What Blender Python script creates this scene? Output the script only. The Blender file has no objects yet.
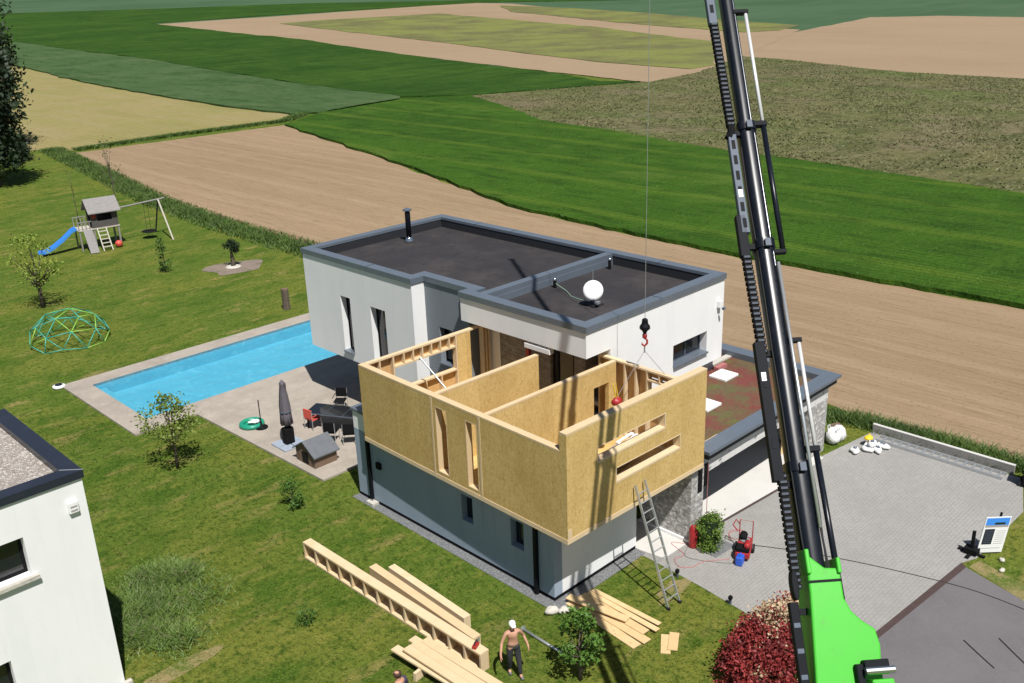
import bpy, bmesh, math, random
import numpy as np
from mathutils import Vector, Matrix
from mathutils.geometry import tessellate_polygon
PI = math.pi
R = math.radians
rnd = random.Random(7)
scene = bpy.context.scene
COL = scene.collection

# ------------------------------------------------------------------ camera, sky, sun
cam_d = bpy.data.cameras.new('camera')
cam = bpy.data.objects.new('camera', cam_d); COL.objects.link(cam)
_r = Vector((0.70967039, -0.70371557, -0.03394602))
_u = Vector((0.26740735, 0.22446732, 0.93707403))
_f = _r.cross(_u) * -1
M = Matrix((( _r.x, _u.x, -_f.x, -17.0188), (_r.y, _u.y, -_f.y, -16.2108), (_r.z, _u.z, -_f.z, 16.7943), (0, 0, 0, 1)))
cam.matrix_world = M
cam_d.sensor_width = 36.0
cam_d.lens = 961.1 / 1024 * 36.0
cam_d.clip_start = 0.5; cam_d.clip_end = 9000
scene.camera = cam

SUN_AZ, SUN_EL = 67.0, 59.5          # azimuth the shadows point to (ccw from +x), elevation
world = bpy.data.worlds.new('World'); scene.world = world; world.use_nodes = True
wn = world.node_tree.nodes; wl = world.node_tree.links
bg = wn['Background']; sky = wn.new('ShaderNodeTexSky')
sky.sky_type = 'NISHITA'; sky.sun_disc = False
sky.sun_elevation = R(SUN_EL); sky.sun_rotation = R(90 - (SUN_AZ + 180))
sky.altitude = 400; sky.air_density = 1.0; sky.dust_density = 1.0
wl.new(sky.outputs[0], bg.inputs[0]); bg.inputs[1].default_value = 0.05
sd = bpy.data.lights.new('sun', 'SUN'); sd.energy = 4.8; sd.angle = R(0.53); sd.color = (1.0, 0.97, 0.925)
sun = bpy.data.objects.new('sun', sd); COL.objects.link(sun)
sdir = Vector((math.cos(R(SUN_EL)) * math.cos(R(SUN_AZ)), math.cos(R(SUN_EL)) * math.sin(R(SUN_AZ)), -math.sin(R(SUN_EL))))
sun.rotation_euler = sdir.to_track_quat('-Z', 'Y').to_euler(); sun.location = (-20, -40, 60)
scene.view_settings.view_transform = 'Standard'; scene.view_settings.look = 'None'
scene.view_settings.exposure = 0.30; scene.view_settings.gamma = 1.0
scene.view_settings.use_curve_mapping = False
scene.cycles.max_bounces = 8; scene.cycles.transparent_max_bounces = 12

# ------------------------------------------------------------------ materials
def mat(name, base, rough=0.7, metal=0.0, spec=0.5, layers=(), bump=None, coat=0.0, tint=None):
    """layers: (kind, scale(vec or float), colour, lo, hi, amount[, detail]) mixed over the base; bump: (scale, strength, dist[, detail])"""
    m = bpy.data.materials.new(name); m.use_nodes = True
    nt = m.node_tree; N = nt.nodes; L = nt.links
    b = N['Principled BSDF']
    b.inputs['Roughness'].default_value = rough; b.inputs['Metallic'].default_value = metal
    b.inputs['Specular IOR Level'].default_value = spec
    if coat: b.inputs['Coat Weight'].default_value = coat
    tc = N.new('ShaderNodeTexCoord')
    def vec(scale):
        mp = N.new('ShaderNodeMapping')
        s = scale if isinstance(scale, (tuple, list)) else (scale,) * 3
        mp.inputs['Scale'].default_value = s
        L.new(tc.outputs['Object'], mp.inputs[0]); return mp.outputs[0]
    def tex(kind, scale, detail=4):
        if kind in ('noise', 'patch'):
            t = N.new('ShaderNodeTexNoise'); t.inputs['Scale'].default_value = 1.0
            t.inputs['Detail'].default_value = detail; t.inputs['Roughness'].default_value = 0.6
            L.new(vec(scale), t.inputs['Vector']); return t.outputs['Fac']
        if kind == 'cell':
            t = N.new('ShaderNodeTexVoronoi'); t.inputs['Scale'].default_value = 1.0
            L.new(vec(scale), t.inputs['Vector'])
            s = N.new('ShaderNodeSeparateColor'); L.new(t.outputs['Color'], s.inputs[0]); return s.outputs[0]
        if kind == 'edge':
            t = N.new('ShaderNodeTexVoronoi'); t.feature = 'DISTANCE_TO_EDGE'; t.inputs['Scale'].default_value = 1.0
            L.new(vec(scale), t.inputs['Vector']); return t.outputs['Distance']
        if kind == 'wave':
            t = N.new('ShaderNodeTexWave'); t.inputs['Scale'].default_value = 1.0
            t.inputs['Distortion'].default_value = detail; t.inputs['Detail'].default_value = 2
            t.inputs['Detail Scale'].default_value = 0.6
            L.new(vec(scale), t.inputs['Vector']); return t.outputs['Fac']
        if kind in ('bricky', 'sheet'):
            sx = N.new('ShaderNodeSeparateXYZ'); cx = N.new('ShaderNodeCombineXYZ'); ad = N.new('ShaderNodeMath'); ad.operation = 'ADD'
            L.new(vec(scale), sx.inputs[0]); L.new(sx.outputs[0], ad.inputs[0]); L.new(sx.outputs[1], ad.inputs[1]); L.new(ad.outputs[0], cx.inputs[0]); L.new(sx.outputs[2], cx.inputs[1])
        if kind in ('brick', 'bricky', 'sheet'):
            t = N.new('ShaderNodeTexBrick'); t.inputs['Scale'].default_value = 1.0
            t.inputs['Color1'].default_value = (1, 1, 1, 1); t.inputs['Color2'].default_value = (.55, .55, .55, 1)
            t.inputs['Mortar'].default_value = (0, 0, 0, 1); t.inputs['Mortar Size'].default_value = 0.03
            t.inputs['Brick Width'].default_value = 1.0; t.inputs['Row Height'].default_value = 0.5
            if kind == 'sheet':
                t.inputs['Mortar Size'].default_value = .004; t.inputs['Color2'].default_value = (.62, .62, .62, 1); t.offset = 0.0
            L.new(cx.outputs[0] if kind != 'brick' else vec(scale), t.inputs['Vector']); return t.outputs['Color']
    cur = None
    for lay in layers:
        kind, scale, colr, lo, hi, amt = lay[:6]; det = lay[6] if len(lay) > 6 else 4
        o = tex(kind, scale, det)
        mr = N.new('ShaderNodeMapRange'); mr.inputs[1].default_value = lo; mr.inputs[2].default_value = hi
        mr.inputs[3].default_value = 0; mr.inputs[4].default_value = amt; mr.clamp = True
        L.new(o, mr.inputs[0])
        mx = N.new('ShaderNodeMix'); mx.data_type = 'RGBA'
        L.new(mr.outputs[0], mx.inputs['Factor'])
        if cur is None: mx.inputs[6].default_value = (*base, 1)
        else: L.new(cur, mx.inputs[6])
        mx.inputs[7].default_value = (*colr, 1); cur = mx.outputs[2]
    if tint and cur is not None:
        oi = N.new('ShaderNodeObjectInfo'); mx = N.new('ShaderNodeMix'); mx.data_type = 'RGBA'; mr = N.new('ShaderNodeMath'); mr.operation = 'MULTIPLY'; mr.inputs[1].default_value = tint[1]
        L.new(oi.outputs['Random'], mr.inputs[0]); L.new(mr.outputs[0], mx.inputs['Factor']); L.new(cur, mx.inputs[6]); mx.inputs[7].default_value = (*tint[0], 1); cur = mx.outputs[2]
    if cur is None: b.inputs['Base Color'].default_value = (*base, 1)
    else: L.new(cur, b.inputs['Base Color'])
    if bump:
        o = tex(bump[4] if len(bump) > 4 else 'noise', bump[0], bump[3] if len(bump) > 3 else 4)
        bp = N.new('ShaderNodeBump'); bp.inputs['Strength'].default_value = bump[1]; bp.inputs['Distance'].default_value = bump[2]
        L.new(o, bp.inputs['Height']); L.new(bp.outputs[0], b.inputs['Normal'])
    return m

MT = {}
MT['lawn'] = mat('lawn_grass', (.092, .142, .020), .9, spec=.06, layers=(
    ('noise', .11, (.165, .172, .030), .43, .62, .85, 5), ('noise', (.30, .55, 1), (.050, .105, .011), .48, .63, .9, 6), ('noise', (.42, 1.1, 1), (.27, .215, .078), .56, .70, .85, 6),
    ('noise', (1.1, 2.6, 1), (.20, .198, .042), .53, .71, .8, 6), ('noise', (2.2, 2.6, 1), (.036, .080, .008), .53, .68, .85, 6), ('noise', (.25, 4.2, 1), (.13, .18, .026), .55, .72, .5, 3),
    ('noise', (7, 4.5, 5), (.026, .060, .006), .49, .68, .85, 6), ('noise', 15, (.23, .24, .066), .54, .73, .7, 4)), bump=(12, .9, .10, 6))  # fine dark noise stands in for shade between the blades
MT['soil'] = mat('tilled_soil', (.305, .218, .132), .95, spec=.1, layers=(
    ('noise', (.06, .02, 1), (.235, .165, .102), .4, .7, .75, 5), ('wave', (.75, .010, 1), (.24, .168, .10), .45, 1, .4, 9.0), ('noise', (.9, .02, 1), (.225, .158, .094), .5, .72, .6, 6),
    ('wave', (.11, .005, 1), (.355, .26, .165), .6, 1, .3, 14.0), ('noise', (4, .35, 1), (.165, .112, .067), .52, .78, .7, 6),
    ('noise', (2.5, .15, 1), (.36, .265, .178), .55, .75, .55, 5), ('noise', 5, (.145, .098, .058), .57, .72, .6, 3)), bump=((5, .6, 1), .9, .12, 6))
MT['soil_far'] = mat('dry_soil', (.30, .22, .142), .95, spec=.1, layers=(
    ('noise', (.03, .01, 1), (.25, .178, .11), .4, .7, .7, 5), ('wave', (.14, .02, 1), (.265, .19, .118), .4, 1, .4, 6.0),
    ('noise', (1.0, .12, 1), (.235, .165, .10), .52, .75, .6, 5), ('noise', 1.2, (.35, .26, .17), .5, .8, .5, 4)), bump=(2, .6, .2, 4))
MT['bright'] = mat('young_cereal', (.046, .108, .009), .9, spec=.1, layers=(
    ('noise', (.10, .03, 1), (.024, .066, .006), .42, .66, .8, 6), ('wave', (.036, .002, 1), (.11, .165, .018), .86, 1.0, .45, 6.0),
    ('wave', (.55, .01, 1), (.020, .055, .006), .5, .95, .45, 4.0), ('noise', (.9, .2, 1), (.018, .052, .005), .48, .70, .85, 6), ('noise', (.12, .08, 1), (.10, .155, .024), .56, .70, .7, 6), ('noise', (.25, .5, 1), (.065, .135, .014), .54, .76, .6, 6), ('noise', 2.4, (.09, .15, .02), .58, .76, .5, 4)), bump=(2.5, 1.0, .3, 6))
MT['dark'] = mat('dense_cereal', (.026, .068, .008), .9, spec=.08, layers=(
    ('noise', .03, (.044, .096, .012), .42, .64, .85, 6), ('noise', (.05, .3, 1), (.014, .042, .006), .48, .68, .85, 6), ('noise', (.35, .12, 1), (.055, .105, .016), .52, .70, .7, 7), ('noise', 1.1, (.013, .040, .005), .52, .70, .7, 6)), bump=(1.2, 1.0, .5, 6))
MT['wheat'] = mat('bluish_wheat', (.056, .104, .036), .9, spec=.08, layers=(
    ('noise', .05, (.085, .13, .05), .42, .64, .8, 6), ('noise', (.4, .12, 1), (.028, .066, .018), .48, .68, .85, 7), ('noise', (1.4, .5, 1), (.10, .145, .06), .53, .72, .7, 6), ('noise', 1.6, (.024, .055, .015), .54, .70, .6, 6)), bump=(1.5, 1.0, .5, 6))
MT['far'] = mat('distant_crop', (.060, .108, .055), .95, spec=.1, layers=(
    ('noise', .012, (.040, .082, .038), .4, .68, .85, 5), ('noise', (.02, .1, 1), (.08, .13, .07), .5, .76, .6, 5)), bump=(.6, .6, .5, 4))
MT['meadow'] = mat('rough_meadow', (.130, .124, .054), .95, spec=.08, layers=(
    ('noise', .028, (.085, .125, .030), .45, .62, .85, 6), ('noise', (.11, .06, 1), (.175, .138, .088), .50, .64, .8, 7), ('noise', .22, (.075, .085, .030), .48, .60, .8, 8),
    ('noise', .75, (.050, .055, .022), .51, .62, .85, 8), ('noise', 1.5, (.235, .21, .115), .54, .68, .75, 7)), bump=(.9, 1.0, .6, 8))
MT['strip'] = mat('fallow_grass', (.17, .185, .052), .95, spec=.1, layers=(
    ('noise', .05, (.115, .11, .05), .42, .60, .9, 6), ('noise', (.5, .2, 1), (.2, .195, .075), .5, .72, .8, 6), ('noise', .9, (.08, .085, .034), .54, .74, .7, 6)), bump=(1.2, .9, .3, 5))
MT['stubble'] = mat('yellow_stubble', (.26, .215, .092), .95, spec=.1, layers=(
    ('noise', .06, (.215, .205, .064), .42, .64, .85, 5), ('wave', (.05, .02, 1), (.27, .225, .12), .55, 1, .35, 14.0), ('noise', (.12, .05, 1), (.20, .185, .06), .50, .66, .7, 6), ('wave', (.35, .02, 1), (.34, .285, .15), .6, 1, .4, 8.0), ('noise', (1.5, .3, 1), (.2, .175, .065), .5, .76, .7, 6)), bump=(2, .7, .2, 5))
MT['concrete_deck'] = mat('beige_concrete', (.35, .305, .255), .85, layers=(
    ('noise', .5, (.26, .225, .185), .43, .68, .8, 6), ('noise', 1.6, (.42, .37, .31), .52, .72, .6, 5), ('noise', 5, (.40, .36, .305), .5, .8, .5, 5), ('edge', (.9, 1.2, 1), (.25, .215, .175), .03, .0, .4)), bump=(30, .3, .01))
MT['slab'] = mat('pale_concrete', (.56, .545, .51), .85, layers=(('noise', .8, (.47, .455, .425), .45, .75, .7, 5), ('noise', 9, (.6, .585, .555), .5, .8, .4)), bump=(40, .2, .01))
MT['paver'] = mat('grey_pavers', (.295, .286, .27), .85, layers=(
    ('brick', (4.5, 4.5, 4.5), (.13, .127, .12), .35, .0, .8), ('cell', (4.5, 9, 4.5), (.325, .315, .297), .4, 1, .55), ('noise', .35, (.235, .226, .21), .42, .7, .6, 5), ('noise', 2.6, (.31, .298, .278), .5, .75, .55, 5)), bump=(25, .35, .015))
MT['asphalt'] = mat('asphalt', (.135, .125, .128), .85, layers=(
    ('noise', .5, (.105, .098, .102), .4, .7, .8, 5), ('noise', 30, (.19, .18, .18), .5, .8, .6, 3), ('noise', 1.7, (.16, .148, .15), .55, .75, .6, 5)), bump=(60, .4, .01))
MT['kerb'] = mat('kerb_concrete', (.27, .26, .24), .9, layers=(('noise', 1.5, (.2, .19, .175), .45, .7, .7, 5), ('noise', (1, 1, 6), (.34, .33, .31), .5, .75, .5)), bump=(30, .3, .01))
MT['drain'] = mat('rusty_drain', (.075, .045, .04), .7, layers=(('wave', (8, 8, 1), (.035, .024, .022), .4, .6, .7, 0), ('noise', 6, (.11, .07, .06), .5, .8, .5)))
MT['gravel'] = mat('grey_gravel', (.15, .155, .16), .9, layers=(('cell', 26, (.27, .275, .28), .3, 1, .8), ('edge', 26, (.06, .06, .06), .12, 0, .8)), bump=(26, .8, .03, 2))
MT['roof_gravel'] = mat('roof_gravel', (.33, .285, .245), .9, layers=(('cell', 17, (.62, .58, .53), .35, 1, .9), ('edge', 17, (.11, .09, .08), .13, 0, .85)), bump=(17, .9, .04, 2))
MT['plaster'] = mat('white_plaster', (.80, .80, .79), .9, spec=.2, layers=(('noise', (1.2, 1.2, .35), (.69, .70, .70), .45, .8, .6, 5), ('noise', (4.5, 4.5, .22), (.66, .67, .67), .60, .80, .35, 5), ('noise', (.6, .6, 2.5), (.69, .69, .68), .58, .75, .35, 6), ('noise', 40, (.83, .83, .82), .5, .8, .3)), bump=(60, .15, .006))
MT['soffit'] = mat('grey_soffit', (.30, .30, .30), .9)
MT['slate'] = mat('slate_metal', (.155, .185, .225), .42, metal=.35, layers=(('noise', 1.3, (.19, .225, .27), .45, .75, .6, 4),), bump=(3, .05, .02))
MT['coping_dark'] = mat('anthracite_metal', (.033, .040, .058), .35, metal=.4, layers=(('noise', 1.5, (.05, .06, .085), .5, .8, .6),))
MT['bitumen'] = mat('roof_membrane', (.022, .020, .022), .85, layers=(('noise', .5, (.052, .043, .042), .42, .7, .8, 5), ('noise', 2.4, (.018, .016, .018), .48, .70, .8, 5), ('noise', 20, (.055, .048, .047), .55, .8, .5)), bump=(50, .3, .01))
MT['membrane_side'] = mat('parapet_membrane', (.018, .019, .023), .7, layers=(('noise', 3, (.03, .03, .035), .5, .8, .6),))
MT['black'] = mat('black_paint', (.007, .008, .011), .6, spec=.12)
MT['black_matte'] = mat('black_plastic', (.009, .009, .010), .75, spec=.10)
MT['boom_black'] = mat('satin_black_steel', (.007, .009, .014), .30, metal=.0, spec=.32, layers=(('noise', 2, (.018, .02, .027), .5, .8, .6), ('noise', (14, 14, 4), (.05, .048, .045), .60, .76, .5, 5)))
MT['chrome'] = mat('hydraulic_chrome', (.62, .64, .67), .18, metal=.95)
MT['steel'] = mat('galvanised_steel', (.42, .44, .46), .4, metal=.6, layers=(('noise', 9, (.30, .32, .34), .5, .8, .6),))
MT['alu'] = mat('aluminium', (.52, .54, .55), .38, metal=.65)
MT['guide_grey'] = mat('grey_guide', (.085, .105, .14), .55, spec=.3)
MT['blue_grey_plaster'] = mat('blue_grey_plaster', (.30, .365, .44), .9, spec=.2, layers=(('noise', (1.2, 1.2, .4), (.25, .31, .38), .45, .8, .7, 5), ('noise', (4, 4, .25), (.21, .26, .32), .58, .78, .6, 5)), bump=(60, .15, .006))  # blue-grey tone puts the shade under the timber overhang into the colour
MT['chain_grey'] = mat('chain_grey', (.055, .066, .085), .6, spec=.25)
MT['cable_green'] = mat('pale_green_cable', (.22, .32, .24), .6)
MT['grey_plaster'] = mat('grey_plaster', (.20, .225, .25), .9, spec=.2, layers=(('noise', (1.2, 1.2, .4), (.17, .19, .215), .45, .8, .5, 5),), bump=(60, .15, .006))  # grey tone stands in for the cast shadow filling the recess
MT['green'] = mat('bright_green_paint', (.06, .44, .03), .4, spec=.4, layers=(('noise', (5, 5, 2), (.085, .33, .05), .58, .76, .6, 6), ('noise', 3, (.05, .38, .028), .5, .8, .5), ('noise', 9, (.075, .40, .04), .58, .75, .5)))
MT['glass_dark'] = mat('dark_glass', (.010, .012, .016), .06, spec=.8)
MT['facade_dark'] = mat('charcoal_facade', (.020, .022, .028), .35, layers=(('wave', (.6, .6, .01), (.03, .032, .04), .4, .6, .5, 0),))
MT['brick'] = mat('grey_brown_brick', (.22, .20, .185), .95, layers=(('bricky', (3.6, 3.6, 4.0), (.07, .062, .057), .4, .0, .8), ('cell', (3.6, 3.6, 8), (.34, .31, .285), .3, 1, .6), ('noise', 2.5, (.13, .115, .105), .45, .75, .7, 5)), bump=(8, .6, .03))
MT['block'] = mat('rough_grey_block', (.40, .385, .365), .95, layers=(('bricky', (1.5, 1.5, 2.2), (.16, .155, .15), .3, .0, .7), ('cell', (2.2, 2.2, 5), (.24, .23, .215), .35, 1, .75), ('noise', (5, 5, 8), (.66, .65, .63), .52, .62, .85, 5), ('noise', 2, (.2, .19, .18), .58, .75, .6, 5)), bump=(9, .8, .05))
MT['patchy'] = mat('patchy_white_render', (.62, .61, .59), .95, layers=(('noise', (3, 3, 5), (.12, .12, .12), .58, .64, .85, 4), ('noise', 7, (.45, .44, .42), .5, .75, .6, 5)), bump=(9, .5, .03))
def osb(name, base, dark, lite):
    return mat(name, base, .8, spec=.25, layers=(('cell', (13, 13, 34), lite, .35, 1, .6), ('cell', (30, 30, 11), dark, .6, 1, .6), ('noise', (.9, .9, .5), dark, .45, .75, .6, 5), ('noise', (14, 14, 26), (dark[0] * .45, dark[1] * .42, dark[2] * .4), .60, .72, .7, 3), ('sheet', (.8, .8, .06), (dark[0] * .55, dark[1] * .5, dark[2] * .5), 1, 0, .55)))
MT['osb'] = osb('osb_board', (.575, .405, .150), (.41, .265, .080), (.69, .51, .235))
MT['osb_in'] = osb('osb_board_inside', (.62, .43, .165), (.46, .295, .095), (.71, .52, .245))
MT['timber'] = mat('pale_spruce', (.66, .52, .335), .75, spec=.25, tint=((.56, .40, .215), .55), layers=(('noise', (3, 3, 3), (.58, .43, .25), .45, .75, .7, 5), ('noise', (11, 11, 11), (.50, .35, .19), .6, .75, .6, 4), ('noise', (1, 1, 12), (.74, .60, .41), .5, .8, .5)), bump=(20, .1, .005))
MT['timber_inner'] = mat('spruce_sheathing', (.58, .36, .155), .8, layers=(('noise', 4, (.46, .26, .1), .45, .75, .7, 5),))
MT['board'] = mat('planed_boards', (.66, .485, .26), .75, tint=((.50, .33, .15), .6), layers=(('noise', (6, 30, 6), (.52, .35, .17), .55, .75, .5, 4), ('noise', (9, 1, 3), (.60, .40, .18), .45, .75, .7, 5), ('noise', 3, (.76, .58, .33), .5, .8, .5)))
MT['weathered'] = mat('weathered_wood', (.25, .235, .225), .85, layers=(('noise', (3, 14, 3), (.17, .155, .15), .45, .75, .7, 5),))
MT['weathered_dark'] = mat('dark_weathered_wood', (.085, .075, .072), .85, layers=(('noise', (3, 12, 3), (.055, .048, .046), .45, .75, .7, 5),))
MT['bare_wood'] = mat('bare_wood', (.48, .44, .37), .8, layers=(('noise', (4, 10, 4), (.38, .34, .28), .45, .75, .6, 5),))
MT['brown_wood'] = mat('brown_wood', (.16, .105, .07), .8, layers=(('wave', (1, 1, 9), (.11, .07, .045), .4, .7, .6, 1), ('noise', 5, (.2, .135, .09), .5, .8, .5)))
MT['shingle'] = mat('grey_shingle', (.12, .13, .145), .8, layers=(('noise', 5, (.09, .098, .11), .45, .75, .7),))
MT['bark'] = mat('bark', (.12, .092, .068), .95, layers=(('noise', (9, 9, 3), (.06, .046, .034), .45, .7, .8, 5),), bump=(18, .8, .03))
MT['white'] = mat('white_plastic', (.80, .80, .79), .4)
MT['sackcloth'] = mat('white_sack', (.74, .74, .72), .7, layers=(('noise', 6, (.55, .56, .57), .5, .75, .7, 5),), bump=(7, .7, .06, 5))
MT['red'] = mat('red_paint', (.33, .018, .020), .45, layers=(('noise', 9, (.2, .012, .014), .5, .75, .7),))
MT['red_plastic'] = mat('coral_red_plastic', (.60, .085, .06), .45)
MT['blue'] = mat('blue_plastic', (.025, .10, .52), .4)
MT['slide_blue'] = mat('blue_slide_plastic', (.055, .26, .74), .3)
MT['yellow'] = mat('yellow_webbing', (.75, .52, .02), .6)
MT['teal'] = mat('teal_tube', (.05, .33, .24), .4)
MT['lime'] = mat('lime_tube', (.24, .47, .07), .4)
MT['pool_green'] = mat('green_vinyl', (.015, .26, .16), .35)
MT['liner'] = mat('pool_liner', (.19, .42, .52), .5, layers=(('noise', .7, (.15, .37, .475), .4, .7, .7, 5), ('noise', 2.6, (.29, .52, .60), .54, .70, .7, 6), ('noise', 6, (.14, .34, .44), .56, .72, .5, 4)))  # lighter blotches mix liner print with imitated ripple light
MT['canvas'] = mat('purple_grey_canvas', (.13, .115, .135), .85, layers=(('noise', (4, 4, 1), (.085, .075, .09), .45, .7, .7, 4),), bump=((9, 9, 1.5), .6, .05))
MT['granite'] = mat('blue_grey_slab', (.30, .345, .41), .6, layers=(('noise', 8, (.24, .28, .34), .45, .75, .6),))
MT['stone'] = mat('pale_stone', (.52, .49, .43), .9, layers=(('noise', 5, (.38, .355, .31), .45, .75, .7, 5),), bump=(9, .6, .05))
MT['earth'] = mat('bare_earth', (.21, .165, .13), .95, layers=(('noise', .8, (.15, .115, .09), .4, .7, .8, 5), ('noise', 4, (.29, .24, .19), .52, .75, .7, 5), ('noise', 1.6, (.09, .12, .035), .58, .7, .8, 5)), bump=(6, .9, .06, 5))
MT['dry_grass'] = mat('dry_grass', (.25, .20, .09), .95, spec=.1, layers=(('noise', 1.3, (.085, .13, .02), .46, .60, .95, 7), ('noise', 2, (.16, .155, .05), .45, .7, .8, 5), ('noise', 9, (.37, .3, .16), .5, .8, .6)), bump=(14, .9, .06))
MT['sedum'] = mat('sedum_roof', (.115, .085, .038), .95, layers=(('noise', .9, (.17, .034, .030), .43, .58, .9, 6), ('noise', 1.9, (.10, .12, .025), .54, .7, .75, 5), ('noise', 9, (.06, .045, .022), .5, .75, .8, 5), ('noise', 16, (.2, .16, .075), .58, .8, .6)), bump=(14, 1.0, .06, 5))
MT['skin'] = mat('skin', (.50, .27, .18), .6, layers=(('noise', 6, (.44, .215, .14), .45, .75, .6),))
MT['trouser'] = mat('dark_work_trousers', (.022, .024, .028), .85, layers=(('noise', 8, (.04, .042, .046), .5, .75, .7),), bump=(12, .6, .03))
MT['shirt'] = mat('dark_violet_shirt', (.06, .05, .085), .85)
MT['cap'] = mat('white_cap', (.75, .74, .72), .8)
MT['hair'] = mat('brown_hair', (.06, .03, .018), .8)
MT['shoe'] = mat('grey_work_shoes', (.13, .13, .135), .7)
MT['hose_pink'] = mat('faded_red_hose', (.42, .16, .15), .5)
MT['hose_grey'] = mat('grey_hose', (.17, .165, .16), .5)
MT['rubber'] = mat('black_rubber', (.015, .015, .016), .8)
MT['grey_panel'] = mat('grey_panel', (.34, .31, .29), .7)
def leafmat(name, c1, c2, c3, sc=1.2):
    m = mat(name, c1, .6, spec=.3, layers=(('noise', sc, c2, .42, .66, .9, 4), ('noise', sc * 6, c3, .54, .74, .8, 3)))
    b = m.node_tree.nodes['Principled BSDF']
    return m
MT['leaf_green'] = leafmat('green_leaves', (.065, .135, .020), (.032, .08, .014), (.13, .21, .042))
MT['leaf_dark'] = leafmat('dark_leaves', (.016, .032, .011), (.009, .02, .008), (.035, .055, .02), .6)
MT['leaf_yellow'] = leafmat('yellow_green_leaves', (.145, .19, .03), (.075, .125, .02), (.27, .28, .08))
MT['leaf_red'] = leafmat('red_leaves', (.25, .030, .028), (.10, .014, .018), (.38, .10, .075), 1.6)
MT['blossom'] = leafmat('cream_blossom', (.50, .38, .24), (.36, .25, .15), (.58, .48, .33))
MT['leaf_box'] = leafmat('boxwood_leaves', (.11, .19, .024), (.055, .11, .016), (.20, .28, .045), 4)
MT['leaf_lime'] = leafmat('lime_leaves', (.20, .26, .035), (.12, .18, .025), (.32, .36, .08))
MT['leaf_fresh'] = leafmat('fresh_leaves', (.085, .175, .024), (.045, .10, .015), (.16, .25, .05), 3)
MT['leaf_weed'] = leafmat('weed_leaves', (.155, .150, .066), (.085, .105, .034), (.24, .20, .12), .09)
MT['leaf_crop'] = leafmat('crop_leaves', (.052, .122, .010), (.036, .092, .008), (.10, .165, .02), .06)
MT['rod'] = mat('bright_rod', (.72, .71, .71), .35, metal=.25)
MT['leaf_tuft'] = leafmat('tuft_leaves', (.115, .185, .036), (.07, .125, .022), (.23, .20, .12), .8)
MT['leaf_tall'] = leafmat('tall_grass_leaves', (.070, .125, .020), (.036, .075, .012), (.14, .17, .045), .5)
MT['leaf_dull'] = leafmat('dull_grass_leaves', (.105, .135, .045), (.065, .10, .026), (.21, .175, .12), .9)

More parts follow.
